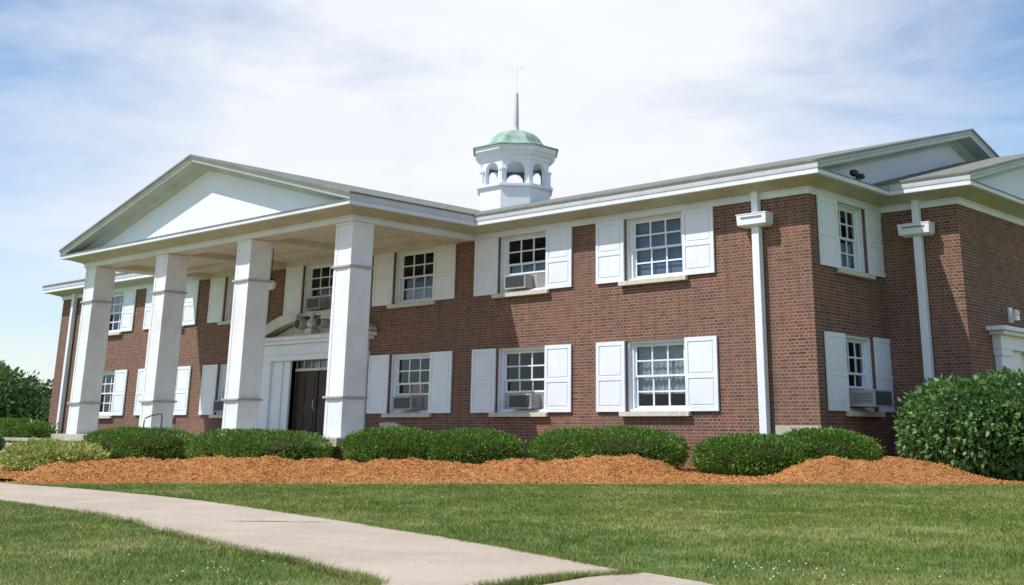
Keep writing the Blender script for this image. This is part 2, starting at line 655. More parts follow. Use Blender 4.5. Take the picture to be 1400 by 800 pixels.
mb.quad([(x, y, G0 + 0.026) for x, y in sl2])
for i in range(len(sl2)):
    a, b = sl2[i], sl2[(i + 1) % len(sl2)]
    mb.quad([(*a, G0 + 0.026), (*b, G0 + 0.026), (*b, G0 - .05), (*a, G0 - .05)])
tag(mb.build("sidewalk_branch", M_walk), kind="structure", label="next slab of the sidewalk at the joint")
# the dirt filled crack across the sidewalk
mb = MB()
cr = [(1.55, -14.38), (1.72, -14.22), (1.85, -14.10), (2.0, -13.99), (2.10, -13.93), (2.26, -13.80), (2.36, -13.70)]
wd = [0.004, 0.022, 0.035, 0.03, 0.010, 0.02, 0.003]
for i in range(len(cr) - 1):
    (x0, y0), (x1, y1) = cr[i], cr[i + 1]
    mb.quad([(x0 - wd[i], y0, G0 + .026), (x0 + wd[i], y0 - .01, G0 + .026), (x1 + wd[i + 1], y1 - .01, G0 + .026), (x1 - wd[i + 1], y1, G0 + .026)])
tag(mb.build("path_crack", simple("crack_dirt", (0.13, 0.11, 0.08), (0.22, 0.19, 0.14), 20)), kind="structure", label="dirt filled crack in the sidewalk")

mound_t = np.array([-3.0, -1.63, -1.27, -.92, -.56, -.2, .3, .8, 1.55, 2.05, 2.56, 3.32, 3.97, 4.62, 5.4, 5.93, 6.59, 7.12, 7.38, 7.79, 8.32, 8.73, 9.28, 9.68, 9.96, 10.23, 10.5, 10.78, 11.33, 11.89, 12.17, 12.46, 12.74, 13.17, 13.89, 14.6, 15.17, 15.74, 16.24, 17.04, 22])
mound_z = np.array([.33, .36, .40, .49, .56, .61, .62, .61, .63, .65, .64, .63, .62, .61, .60, .56, .55, .60, .65, .60, .64, .68, .67, .63, .58, .49, .40, .345, .335, .37, .46, .60, .68, .71, .72, .70, .61, .44, .345, .34, .34])


def mulch_z(x, y):
    t = (x - E0[0]) * ET[0] + (y - E0[1]) * ET[1]
    s = (x - E0[0]) * EN[0] + (y - E0[1]) * EN[1]
    s = s + 0.25 * fbm(t * 1.3, t * 0 + 2.0, 4)
    base = ground_z(x, y)
    crest = np.interp(t, mound_t, mound_z) - 0.345
    crest = np.maximum(crest, 0)
    k = 1 - 0.42 * sm((t - 10.8) / 1.2)          # the right hand heap sits nearer the lawn
    up = sm((s + 0.02) / (1.25 * k))
    down = 1 - sm((s - 1.5 * k) / (1.8 * k))
    bumps = fbm(x * 2.2, y * 2.2, 11) * 0.20 + fbm(x * 6, y * 6, 17) * 0.14
    z = base + 0.035 * sm(s / 0.15 + 0.5) + crest * up * down
    z = z + bumps * np.clip(crest * up * down * 4 + 0.12, 0, 1) * sm(s / 0.5)
    z = np.where(s < -0.05, base - 0.05, z)
    return z


ts = np.arange(-14, 24, 0.07)
ss = np.concatenate([np.arange(-0.25, 3.6, 0.05), np.arange(3.6, 13, 0.3)])
TT, SS = np.meshgrid(ts, ss)
MX = E0[0] + TT * ET[0] + SS * EN[0]
MY = E0[1] + TT * ET[1] + SS * EN[1]
MZ = mulch_z(MX, MY)
cx_, cy_ = (MX[:-1, :-1] + MX[1:, 1:]) / 2, (MY[:-1, :-1] + MY[1:, 1:]) / 2
keep = ~(((cy_ > 0.3) & (cx_ < -0.3)) | ((cy_ > 3.4) & (cx_ < 1.6)) | ((cy_ > -4.2) & (cx_ < -9.9) & (cx_ > -24)) | (cy_ < -12.15) & (cx_ < -8) | (cx_ < -22) | (cy_ > 6))
tag(grid_mesh("mulch_bed", MX, MY, MZ, M_mulch, keep=keep.reshape(-1)), kind="stuff", label="heaped orange brown wood mulch along the shrubs")

rs = np.random.RandomState(5)
# chips of bark scattered over the mulch
n = 75000
t = rs.uniform(-5, 18, n)
s = rs.uniform(-0.02, 3.4, n) ** 1.0
x = E0[0] + t * ET[0] + s * EN[0]
y = E0[1] + t * ET[1] + s * EN[1]
ok = ~(((y > 0.1) & (x < 0)) | ((y < -12.2) & (x < -8)))
x, y = x[ok], y[ok]
n = len(x)
z = mulch_z(x, y) + 0.008
a = rs.uniform(0, 2 * math.pi, n)
tilt = rs.normal(0, 0.35, n)
ln, wd_ = rs.uniform(0.007, 0.024, n), rs.uniform(0.003, 0.007, n)
dx = np.stack([np.cos(a) * np.cos(tilt), np.sin(a) * np.cos(tilt), np.sin(tilt)], -1) * ln[:, None]
dy = np.stack([-np.sin(a), np.cos(a), rs.normal(0, .5, n)], -1) * wd_[:, None]
c = np.stack([x, y, z + np.abs(np.sin(tilt)) * ln * .6], -1)
tag(np_mesh("mulch_chips", np.stack([c - dx - dy, c + dx - dy, c + dx + dy, c - dx + dy], 1).reshape(-1, 3), 4, M_chip), kind="stuff", label="loose bark chips lying on the mulch heaps")


# grass blades: density falls with distance from the viewing side
def on_walk(x, y):
    # the last stretch and the branch slab
    def inpoly(poly):
        c = np.zeros(len(x), bool)
        for i in range(len(poly)):
            x0, y0 = poly[i]
            x1, y1 = poly[i - 1]
            cond = ((y0 > y) != (y1 > y))
            c ^= cond & (x < (x1 - x0) * (y - y0) / (y1 - y0 + 1e-12) + x0)
        return c
    return inpoly(sl2) | inpoly([tuple(p) for p in fe] + [tuple(p) for p in ne[::-1]])


def blades(n, r0, r1, pw, hgt, seed, mat, name, label, white=False):
    rs = np.random.RandomState(seed)
    r = r0 + (r1 - r0) * rs.uniform(0, 1, n) ** pw
    base_a = math.atan2(Fv.y, Fv.x)
    a = base_a + rs.uniform(-0.72, 0.62, n)
    x, y = CAM.x + r * np.cos(a), CAM.y + r * np.sin(a)
    s = (x - E0[0]) * EN[0] + (y - E0[1]) * EN[1] + 0.25 * fbm(((x - E0[0]) * ET[0] + (y - E0[1]) * ET[1]) * 1.3, x * 0 + 2.0, 4)
    patch = fbm(x * 1.6, y * 1.6, 31) + fbm(x * 5, y * 5, 37) * .6
    ok = (s < rs.normal(-0.02, 0.04, n)) & ~on_walk(x, y) & (patch > rs.uniform(-0.55, -0.05, n))
    x, y, r, patch = x[ok], y[ok], r[ok], patch[ok]
    n = len(x)
    z = ground_z(x, y) - 0.004
    h = hgt * rs.uniform(0.5, 1.25, n) * (1 + 0.8 * patch)
    w = rs.uniform(0.0022, 0.0045, n) * np.clip(r / 7, 0.9, 3)
    yaw_ = rs.uniform(0, 2 * math.pi, n)
    lean = rs.normal(0, 0.45, (n, 2)) * h[:, None]
    wx, wy = np.cos(yaw_) * w, np.sin(yaw_) * w
    p0 = np.stack([x - wx, y - wy, z], -1)
    p1 = np.stack([x + wx, y + wy, z], -1)
    p2 = np.stack([x + lean[:, 0], y + lean[:, 1], z + h], -1)
    o = np_mesh(name, np.stack([p0, p1, p2], 1).reshape(-1, 3), 3, mat)
    return tag(o, label, None, None, "stuff")


blades(620000, 4.2, 24, 0.85, 0.034, 1, M_blade, "grass", "short mown grass blades of the lawn")
# longer grass creeping over the edges of the walk
rs = np.random.RandomState(77)
segs = [fe[:-20], ne[:-20], fe[-26:-2] + np.array([.035, 0])]
ev = []
for cvv in segs:
    k = rs.randint(40 if len(cvv) > 50 else 0, len(cvv) - 1, 9000)
    tt_ = rs.uniform(0, 1, 9000)[:, None]
    p = cvv[k] * (1 - tt_) + cvv[k + 1] * tt_
    dens_ = fbm(p[:, 0] * 2.5, p[:, 1] * 2.5, 51)
    p = p + rs.normal(0, .022, p.shape) * (1 + 2 * np.clip(dens_, 0, 1))[:, None]
    p = p[dens_ > rs.uniform(-.35, .25, len(p))]
    n_ = len(p)
    h_ = rs.uniform(.025, .07, n_)
    w_ = rs.uniform(.002, .004, n_)
    a_ = rs.uniform(0, 6.28, n_)
    ln_ = rs.normal(0, .55, (n_, 2)) * h_[:, None]
    ev.append(np.stack([np.stack([p[:, 0] - np.cos(a_) * w_, p[:, 1] - np.sin(a_) * w_, np.full(n_, G0)], -1), np.stack([p[:, 0] + np.cos(a_) * w_, p[:, 1] + np.sin(a_) * w_, np.full(n_, G0)], -1), np.stack([p[:, 0] + ln_[:, 0], p[:, 1] + ln_[:, 1], G0 + h_], -1)], 1).reshape(-1, 3))
tag(np_mesh("edge_grass", np.concatenate(ev), 3, M_blade), "longer grass creeping over the sidewalk edges", None, None, "stuff")
# clover heads, tiny white dots in patches
M_clover = simple("clover_white", (0.62, 0.63, 0.55), (0.5, 0.5, 0.42), 8, 0.8)
rs = np.random.RandomState(21)
cc, qv = [], []
for (px, py, sp, k) in [(7.6, -14.2, 0.30, 24), (8.0, -13.8, 0.4, 8), (5.4, -16.9, 0.4, 20), (3.4, -16.8, .9, 10), (7, -9, 3, 12), (8.9, -14.5, 0.6, 12), (10.5, -11.5, 1.2, 10)]:
    qx, qy = rs.normal(px, sp, k), rs.normal(py, sp, k)
    for X_, Y_ in zip(qx, qy):
        if on_walk(np.array([X_]), np.array([Y_]))[0]:
            continue
        r_ = rs.uniform(0.005, 0.010)
        z_ = G0 + rs.uniform(0.02, 0.045)
        o_ = np.array([X_, Y_, z_])
        for (da, db, dc) in [((1, 0, 0), (0, 1, 0), (0, 0, 1)), ((-1, 0, 0), (0, -1, 0), (0, 0, 1)), ((1, 0, 0), (0, -1, 0), (0, 0, 1)), ((-1, 0, 0), (0, 1, 0), (0, 0, 1))]:
            qv += [o_ + np.array(da) * r_, o_ + np.array(db) * r_, o_ + np.array(dc) * r_]
tag(np_mesh("clover_flowers", np.array(qv), 3, M_clover), "tiny white clover heads scattered in the lawn", None, None, "stuff")

# ------------------------------------------------------------------ the building
XD = -16.724
XL, XR = -33.387, 0.0
YB = 15.04
YD, XW, YWB = 3.14, 1.867, 12.3
ZL0, ZL1, ZU0, ZU1 = 1.60, 3.165, 4.528, 6.02
ZF = 6.03
ZS = 6.283
ZE = 6.55
OV = 0.60
PXR, PXL = XD + 6.348 + 0.3255, XD - 6.348 - 0.3255
PY = -4.06
COLX = [XD - 6.348, XD - 2.09, XD + 2.09, XD + 6.348]
SLOPE = 0.2725
W = 1.70
bays = [-4.089, -8.279, -12.443, XD, 2 * XD + 12.443, 2 * XD + 8.279, 2 * XD + 4.089]

B = empty("brick_building", (XD, 7.5, G0), "long two storey red brick building with white shutters, columned portico and cupola", "building")
BL = Vector((XD, 7.5, G0))


def part(name, mb, mats, parent=B, loc=(0, 0, 0), rz=0, **kw):
    if parent is B:
        loc = Vector(loc) - BL
    return mb.build(name, mats, parent, loc, rz, **kw)


# walls with openings
wall = MB()


def wall_strip(mb, o, d, L, z0, z1, holes, inward, depth=0.26):
    """o origin (x,y), d unit dir, holes = (a0,a1,z0,z1), inward = unit vector into building"""
    us = sorted({0, L, *[h[0] for h in holes], *[h[1] for h in holes]})
    zs = sorted({z0, z1, *[h[2] for h in holes], *[h[3] for h in holes]})
    P = lambda a, z, dd=0: (o[0] + d[0] * a + inward[0] * dd, o[1] + d[1] * a + inward[1] * dd, z)
    for a0, a1 in zip(us[:-1], us[1:]):
        for b0, b1 in zip(zs[:-1], zs[1:]):
            if any(h[0] <= a0 + 1e-6 and a1 <= h[1] + 1e-6 and h[2] <= b0 + 1e-6 and b1 <= h[3] + 1e-6 for h in holes):
                continue
            mb.quad([P(a0, b0), P(a1, b0), P(a1, b1), P(a0, b1)])
    for a0, a1, b0, b1 in holes:
        mb.quad([P(a0, b0), P(a0, b1), P(a0, b1, depth), P(a0, b0, depth)])
        mb.quad([P(a1, b0), P(a1, b1), P(a1, b1, depth), P(a1, b0, depth)])
        mb.quad([P(a0, b1), P(a1, b1), P(a1, b1, depth), P(a0, b1, depth)])
        mb.quad([P(a0, b0), P(a1, b0), P(a1, b0, depth), P(a0, b0, depth)])


holes = []
for i, bx_ in enumerate(bays):
    holes.append((bx_ - XL - W / 2, bx_ - XL + W / 2, ZU0, ZU1))
    if i != 3:
        holes.append((bx_ - XL - W / 2, bx_ - XL + W / 2, ZL0, ZL1))
DW = 1.12
holes.append((XD - XL - DW, XD - XL + DW, 1.0, 3.2))
wall_strip(wall, (XL, 0), (1, 0), XR - XL, -0.2, 6.30, holes, (0, 1))
SWc, SWw = 1.775, 1.30
wall_strip(wall, (0, 0), (0, 1), YD, -0.2, 6.30, [(SWc - SWw / 2, SWc + SWw / 2, ZL0, ZL1), (SWc - SWw / 2, SWc + SWw / 2, ZU0, ZU1)], (-1, 0))
wall_strip(wall, (0, YD), (1, 0), XW, -0.2, 6.30, [], (0, 1))
SDc = 6.87
wall_strip(wall, (XW, YD), (0, 1), YWB - YD, -0.2, 6.30, [(SDc - YD - 1.12, SDc - YD + 1.12, 1.0, 3.0)], (-1, 0))
wall_strip(wall, (0, YWB), (1, 0), XW, -0.2, 6.30, [], (0, -1))
wall_strip(wall, (0, YWB), (0, 1), YB - YWB, -0.2, 6.30, [], (-1, 0))
wall_strip(wall, (XL, YB), (1, 0), XR - XL, -0.2, 6.30, [], (0, -1))
wall_strip(wall, (XL, 0), (0, 1), YB, -0.2, 6.30, [], (1, 0))
part("wall", wall, M_brick)

fnd = MB()                                     # concrete ledge showing by the corner
fnd.box(-1.02, 0.03, -0.05, 0.02, 0.2, 1.30)
part("foundation", fnd, M_concrete, bevel=.01)
fnd = MB()
fnd.box(XL - .03, XL + 1.0, -0.05, 0.02, 0.2, 1.20)
part("foundation", fnd, M_concrete, bevel=.01)


# swept cornice
def offset_path(pts, dist, closed=False):
    out = []
    n = len(pts)
    for i in range(n):
        p = Vector(pts[i])
        d1 = (p - Vector(pts[i - 1])).normalized() if i > 0 else None
        d2 = (Vector(pts[(i + 1) % n]) - p).normalized() if i < n - 1 else None
        n1 = Vector((d1.y, -d1.x)) if d1 else None
        n2 = Vector((d2.y, -d2.x)) if d2 else None
        if n1 is None:
            m = n2
        elif n2 is None:
            m = n1
        else:
            m = (n1 + n2) / (1 + n1.dot(n2))
        out.append(p + m * dist)
    return out


def sweep_profile(mb, path, prof, mi=0, runs=None):
    cols = [offset_path(path, d) for d, z in prof]
    rings = [[(cols[j][i].x, cols[j][i].y, prof[j][1]) for j in range(len(prof))] for i in range(len(path))]
    for a, b in (runs or [(0, len(path) - 1)]):
        mb.ring_stack(rings[a:b + 1], mi=mi)


EAVES = [(1, 3), (4, 6), (7, 8)]
GABLES = [(0, 1), (3, 4), (6, 7), (8, 9)]


path = [(XL, YB), (XL, 0), (PXL, 0), (PXL, PY), (PXR, PY), (PXR, 0), (0, 0), (0, YD), (XW, YD), (XW, YWB)]
cor = MB()
sweep_profile(cor, path, [(-0.02, 5.99), (.045, 5.99), (.045, 6.09), (.085, 6.10), (.085, 6.14), (.50, 6.275), (.50, 6.255), (.605, 6.255), (.605, 6.295), (.585, 6.31), (.590, 6.35), (-0.02, 6.35)])
part("cornice", cor, M_trim)
sf = MB()                                      # boards under the eaves, bounced grass light in their olive colour
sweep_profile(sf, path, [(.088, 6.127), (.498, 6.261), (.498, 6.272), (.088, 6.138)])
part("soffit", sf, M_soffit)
for run in EAVES:
    gt = MB()
    sweep_profile(gt, path, [(.50, 6.352), (.592, 6.352), (.604, 6.37), (.610, 6.42), (.612, 6.508), (.50, 6.508)], runs=[run])
    part("gutter", gt, M_gutter)
endb = MB()
endb.box(0.0, .60, YD - OV + .012, YD - OV + .06, 6.352, 6.545)
part("gutter_end_board", endb, M_trim)
gut = MB()                                     # dark drip edge on top of the gutter
sweep_profile(gut, path, [(.50, 6.512), (.625, 6.512), (.625, 6.544), (.50, 6.544)], runs=EAVES)
sweep_profile(gut, path, [(.48, 6.353), (.615, 6.353), (.615, 6.372), (.48, 6.372)], runs=GABLES)
part("drip_edge", gut, M_aluminium)


# roofs: closed thick prisms
def roof_z(y):
    return 6.55 + SLOPE * (y + OV)


YR = 7.52
ZR = roof_z(YR)
rf = MB()


def slab(mb, pts, th=0.05, mi=0):
    top = [tuple(p) for p in pts]
    bot = [(p[0], p[1], p[2] - th) for p in pts]
    mb.quad(top, mi)
    mb.quad(bot[::-1], mi)
    for i in range(len(top)):
        j = (i + 1) % len(top)
        mb.quad([top[i], top[j], bot[j], bot[i]], mi)


xl_, xr_ = XL - OV - .03, XR + OV + .03
slab(rf, [(xl_, -OV - .04, roof_z(-OV - .04) - 0.0), (xr_, -OV - .04, roof_z(-OV - .04)), (xr_, YR, ZR), (xl_, YR, ZR)], .04)
slab(rf, [(xl_, YR, ZR), (xr_, YR, ZR), (xr_, 2 * YR + OV, roof_z(-OV)), (xl_, 2 * YR + OV, roof_z(-OV))], .04)
# portico roof
pxl, pxr = PXL - OV - .03, PXR + OV + .03
ZP = 6.547 + SLOPE * (XD - pxl)
ypk = YR - (ZR - ZP) / SLOPE
yf_ = PY - OV - .04
slab(rf, [(pxl, yf_, 6.547), (XD, yf_, ZP), (XD, ypk, ZP), (pxl, -OV, 6.547)], .04)
slab(rf, [(pxr, yf_, 6.547), (pxr, -OV, 6.547), (XD, ypk, ZP), (XD, yf_, ZP)], .04)
# wing roof
WYR = 7.9
WZR = 6.545 + SLOPE * (WYR - YD + OV)
xw = XW + OV + .03
slab(rf, [(-.2, YD - OV - .04, 6.54), (xw, YD - OV - .04, 6.54), (xw, WYR, WZR), (-.2, WYR, WZR)], .04)
slab(rf, [(-.2, WYR, WZR), (xw, WYR, WZR), (xw, 2 * WYR - YD + OV, 6.54), (-.2, 2 * WYR - YD + OV, 6.54)], .04)
part("roof", rf, M_roof)


# gables: tympanum panel + raking cornice
def gable(axis, plane, c, half, z0, zpk, depth_out, sgn):
    """axis 'y': gable in plane y=plane spanning x; axis 'x': plane x=plane spanning y. sgn outward."""
    tri = MB()
    def P(a, b, z):                # a along, b outward offset
        return (a, plane + sgn * b, z) if axis == 'y' else (plane + sgn * b, a, z)
    # panel
    hz = half - 0.0
    hz = half - .02
    for b in (0, -.1):
        tri.quad([P(c - hz, b, z0 - .18), P(c + hz, b, z0 - .18), P(c + hz, b, z0 - .01), P(c, b, zpk - .01), P(c - hz, b, z0 - .01)])
    part("tympanum", tri, M_panel)
    rk = MB()
    sl = (zpk - z0) / half
    # profile: (outward, drop below roof plane)
    prof = [(-.02, 0.055), (depth_out, 0.055), (depth_out, 0.10), (depth_out - .03, .13), (depth_out - .05, .20), (depth_out - .10, .205), (depth_out - .10, .185), (.16, .185), (.11, .26), (.05, .31), (.045, .36), (-.02, .36)]
    for s in (-1, 1):
        rings = []
        for end in (True, False):
            ring = []
            for b, dr in prof:
                ring.append(P(c + s * (half - max(0, dr - .17) / sl), b, max(z0 - dr, z0 - .17)) if end else P(c, b, zpk - dr))
            rings.append(ring)
        rk.ring_stack(rings)
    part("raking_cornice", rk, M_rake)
    eg = MB()
    for s in (-1, 1):
        rings = []
        for a, z in ((c + s * (half + .02), z0 - sl * .02), (c, zpk)):
            rings.append([P(a, depth_out - .06, z - .052), P(a, depth_out + .035, z - .052), P(a, depth_out + .035, z + .004), P(a, depth_out - .06, z + .004)])
        eg.ring_stack(rings)
    part("drip_edge", eg, M_aluminium)


gable('y', PY, XD, XD - pxl, 6.547, ZP, OV + .01, -1)
gable('x', XR, YR, YR + OV, 6.547, ZR - .0, OV + .01, 1)
gable('x', XL, YR, YR + OV, 6.547, ZR - .0, OV + .01, -1)
gable('x', XW, WYR, WYR - YD + OV, 6.54, WZR, OV + .01, 1)

# little lead covered shelves on the horizontal cornices under the gables
sh = MB()
sh.quad([(PXL - .55, PY - .61, 6.374), (PXR + .55, PY - .61, 6.374), (PXR + .55, PY, 6.41), (PXL - .55, PY, 6.41)])
part("cornice_flashing", sh, M_aluminium)
sh = MB()
sh.quad([(0, -.5, 6.41), (0.60, -.5, 6.374), (0.60, YD - .6, 6.374), (0, YD - .6, 6.41)])
part("cornice_flashing", sh, M_aluminium)

# portico: ceiling, beams, columns, floor
ce = MB()
ce.box(PXL + .25, PXR - .25, PY + .3, -.002, 6.16, 6.20)
part("portico_ceiling", ce, M_ceiling)
bmx = MB()
bmx.box(PXL + .02, PXR - .02, PY + .02, PY + .60, 5.995, 6.25)
bmx.box(PXL + .02, PXL + .60, PY + .60, -.003, 5.995, 6.25)
bmx.box(PXR - .60, PXR - .02, PY + .60, -.003, 5.995, 6.25)
for cx0 in COLX[1:3]:
    bmx.box(cx0 - .28, cx0 + .28, PY + .602, -.003, 6.0, 6.158)
bmx.box(PXL + .602, PXR - .602, -1.3, -1.0, 6.06, 6.158)
bmx.box(PXL + .603, PXR - .603, -.05, -.004, 5.985, 6.159)
part("ceiling_beam", bmx, M_ceiling, bevel=.008)
C2 = .3255
ZC0, ZC1 = 1.0, 5.99
for cx0 in COLX:
    cy0 = PY + C2
    m = MB()
    m.box(cx0 - C2 + .012, cx0 + C2 - .012, cy0 - C2 + .012, cy0 + C2 - .012, ZC0, ZC1 - .001)
    # corner boards and face boards give shadow lines like the cladding of the real posts
    for sx in (-1, 1):
        for sy in (-1, 1):
            xa, xb = sorted((cx0 + sx * C2, cx0 + sx * (C2 - .10)))
            ya, yb = sorted((cy0 + sy * C2, cy0 + sy * (C2 - .10)))
            m.box(xa, xb, ya, yb, ZC0 + .002, ZC1 - .10)
    col = part("column", m, M_col, bevel=.006)
    for zb, ex in ((4.93, .045), (1.90, .055)):
        k = MB()
        k.box(cx0 - C2 - ex, cx0 + C2 + ex, cy0 - C2 - ex, cy0 + C2 + ex, zb - .03, zb + .022)
        k.build("column_band", M_band, col, bevel=.008)
    k = MB()
    k.box(cx0 - C2 - .012, cx0 + C2 + .012, cy0 - C2 - .012, cy0 + C2 + .012, ZC1 - .07, ZC1 - .003)
    k.build("capital", M_col, col, bevel=.008)

po = MB()
po.box(PXL - .28, PXR + .28, PY - .32, -.003, .80, .998)
po.box(PXL - .10, PXR + .10, PY - .14, -.003, .0, .799, 1)
part("porch", po, [M_concrete, M_brick], bevel=.015)
ck = MB()                                       # curved white cheek at the open end of the porch
pts = [(-10.10, 1.33), (-9.90, 1.34), (-9.74, 1.30), (-9.56, 1.22), (-9.42, 1.12), (-9.40, 1.0), (-10.10, 1.0)]
ck.ring_stack([[(a, -2.9, z) for a, z in pts], [(a, -2.6, z) for a, z in pts]])
part("step_cheek", ck, M_creamtrim)

# ---- windows
SHD = 0


def ring(mb, x0, x1, z0, z1, t, y0, y1, tb=None, tt=None):
    tb = t if tb is None else tb
    tt = t if tt is None else tt
    mb.box(x0, x0 + t, y0, y1, z0, z1)
    mb.box(x1 - t, x1, y0, y1, z0, z1)
    mb.box(x0 + t, x1 - t, y0, y1, z0, z0 + tb)
    mb.box(x0 + t, x1 - t, y0, y1, z1 - tt, z1)


def shutter_mb(x0, x1, z0, z1):
    m = MB()
    y0, y1 = -.062, -.020
    m.box(x0, x1, y0 + .016, y1, z0, z1)
    st = .085
    zm = z0 + (z1 - z0) * .47
    g = .0004
    m.box(x0, x0 + st, y0, y0 + .0155, z0, z1)
    m.box(x1 - st, x1, y0, y0 + .0155, z0, z1)
    for a, b in ((z0, z0 + .11), (zm - .045, zm + .045), (z1 - .09, z1)):
        m.box(x0 + st + g, x1 - st - g, y0, y0 + .0155, a, b)
    for a, b in ((z0 + .11, zm - .045), (zm + .045, z1 - .09)):      # raised field
        m.box(x0 + st + .035, x1 - st - .035, y0 + .005, y0 + .0155, a + .035, b - .035)
    return m


def make_window(loc, rz, w, h, ws, ac=False, backing=None, topz=None, red=False, seed=0):
    fr = MB()
    ring(fr, -w / 2, w / 2, 0, h, .055, .055, .262, tb=.05, tt=.06)
    ring(fr, -w / 2 + .055, w / 2 - .055, .05, h - .06, .075, .13, .262, tb=.03, tt=.03)
    o = part("window", fr, M_white, B, loc, rz, bevel=.004)
    ix0, ix1, iz0, iz1 = -w / 2 + .13, w / 2 - .13, .08, h - .09
    zm = (iz0 + iz1) / 2
    for (za, zb, ya, up) in ((zm - .02, iz1, .165, True), (iz0, zm + .02, .200, False)):
        if not up and ac:
            za += .40
            zb += .0
        s = MB()
        ring(s, ix0, ix1, za, zb, .06, ya, ya + .034, tb=.045, tt=.045)
        gx0, gx1, gz0, gz1 = ix0 + .06, ix1 - .06, za + .045, zb - .045
        for k in (1, 2):
            xx = gx0 + (gx1 - gx0) * k / 3
            s.box(xx - .02, xx + .02, ya + .003, ya + .030, gz0, gz1)
        if not (ac and not up):
            zz = (gz0 + gz1) / 2
            s.box(gx0, gx1, ya + .0045, ya + .0285, zz - .017, zz + .017)
        s.build("sash", M_white, o)
        p = MB()
        p.quad([(gx0, ya + .017, gz0), (gx1, ya + .017, gz0), (gx1, ya + .017, gz1), (gx0, ya + .017, gz1)])
        p.build("pane", M_glass, o)
    if ac:
        f = MB()                                # folding side panels beside the unit
        f.box(ix0, ix1, .215, .225, iz0, iz0 + .42)
        for k in range(12):
            xx = ix1 - .02 - k * .035
            f.box(xx - .008, xx + .008, .205, .2149, iz0, iz0 + .40)
        f.build("filler_panel", M_acwhite, o)
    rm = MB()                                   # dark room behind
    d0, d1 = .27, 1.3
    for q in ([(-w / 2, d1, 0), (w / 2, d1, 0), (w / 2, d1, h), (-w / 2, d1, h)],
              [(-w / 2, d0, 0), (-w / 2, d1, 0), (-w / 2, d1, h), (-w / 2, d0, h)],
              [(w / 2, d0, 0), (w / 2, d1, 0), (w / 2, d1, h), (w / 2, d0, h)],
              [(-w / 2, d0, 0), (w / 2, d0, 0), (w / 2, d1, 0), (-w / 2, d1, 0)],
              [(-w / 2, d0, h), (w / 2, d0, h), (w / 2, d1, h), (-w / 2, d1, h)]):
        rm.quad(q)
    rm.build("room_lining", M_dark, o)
    if backing:  # curtain cloth, else a flat sheet with the reflection painted in
        kind, f0, f1 = backing
        bl = MB()
        n = 40
        rngs = []
        for k in range(n + 1):
            xx = ix0 + (ix1 - ix0) * k / n
            yy = .30 + (.02 * math.sin(k * 1.7 + seed) if kind == 'curtain' else 0)
            rngs.append([(xx, yy, iz0 + (iz1 - iz0) * f0), (xx, yy, iz0 + (iz1 - iz0) * f1)])
        for k in range(n):
            bl.quad([rngs[k][0], rngs[k + 1][0], rngs[k + 1][1], rngs[k][1]])
        bl.build("curtain" if kind == 'curtain' else "backing", M_curtain if kind == 'curtain' else M_reflection, o)
    if red:
        r_ = MB()
        r_.box(-.22, .24, .30, .31, .50, .78)
        r_.build("red_notice", M_red, o)
    si = MB()
    si.box(-w / 2 - .12, w / 2 + .12, -.13, -.0125, -.105, -.004)
    si.box(-w / 2 + .003, w / 2 - .003, -.0122, .13, -.02, -.002)
    si.build("sill", M_stone, o, bevel=.006)
    zt = h if topz is None else topz
    shutter_mb(-w / 2 - ws, -w / 2 + .0, 0, zt).build("shutter", M_white, o)
    shutter_mb(w / 2 - .0, w / 2 + ws, 0, zt).build("shutter", M_white, o)
    return o


HL, HU = ZL1 - ZL0, ZU1 - ZU0
spec = {  # bay: (upper kwargs, lower kwargs)
    0: (dict(backing=('backing', 0, 1)), dict(backing=('curtain', .22, 1))),
    1: (dict(ac=True, backing=('backing', 0, .5)), dict(ac=True)),
    2: (dict(backing=('curtain', 0, .25)), dict(ac=True, red=True)),
    3: (dict(ac=True), None),
    4: (dict(backing=('curtain', 0, .5)), dict(ac=True)),
    5: (dict(), dict(backing=('curtain', .5, 1))),
    6: (dict(backing=('curtain', .5, 1)), dict()),
}
for i, bx_ in enumerate(bays):
    u, l = spec[i]
    make_window((bx_, 0, ZU0), 0, W, HU, .853, seed=i, topz=ZF - .045 - ZU0, **u)
    if l is not None:
        make_window((bx_, 0, ZL0), 0, W, HL, .853, seed=i + 9, **l)
make_window((0, SWc, ZU0), math.pi / 2, SWw, HU, .82, topz=ZF - .045 - ZU0, backing=('curtain', 0, .45), seed=4)
make_window((0, SWc, ZL0), math.pi / 2, SWw, HL, .82, ac=True, seed=5)

# ---- entrance: surround with broken swan neck pediment
ds = MB()
zt_ = 3.20
for s in (-1, 1):
    xa, xb = sorted((XD + s * 1.95, XD + s * 2.50))
    ds.box(xa, xb, -.20, -.002, 1.0, zt_ - .06)                        # pilaster
    ds.box(xa - .05, xb + .05, -.25, -.002, 1.001, 1.20)
    ds.box(xa - .05, xb + .05, -.25, -.002, zt_ - .18, zt_ - .061)
    xa, xb = sorted((XD + s * 1.45, XD + s * 1.949))
    ds.box(xa, xb, -.12, -.002, 1.0, zt_ - .061)
    xa, xb = sorted((XD + s * 1.12, XD + s * 1.449))
    ds.box(xa, xb, -.07, .15, 1.0, zt_ - .062)
ds.box(XD - 2.55, XD + 2.55, -.24, -.002, zt_ - .059, zt_ + .10)
ds.box(XD - 2.50, XD + 2.50, -.21, -.002, zt_ + .102, zt_ + .42)
ds.box(XD - 2.70, XD + 2.70, -.36, -.002, zt_ + .422, zt_ + .52)
ds.box(XD - 2.82, XD + 2.82, -.44, -.002, zt_ + .522, zt_ + .62)
dr = part("entrance_surround", ds, M_white, bevel=.008)
zb = zt_ + .625
fb = MB()
fb.box(XD - 2.80, XD + 2.80, -.45, -.002, zb - .004, zb + .02)
ped = part("pediment_base", fb, M_creamtrim)
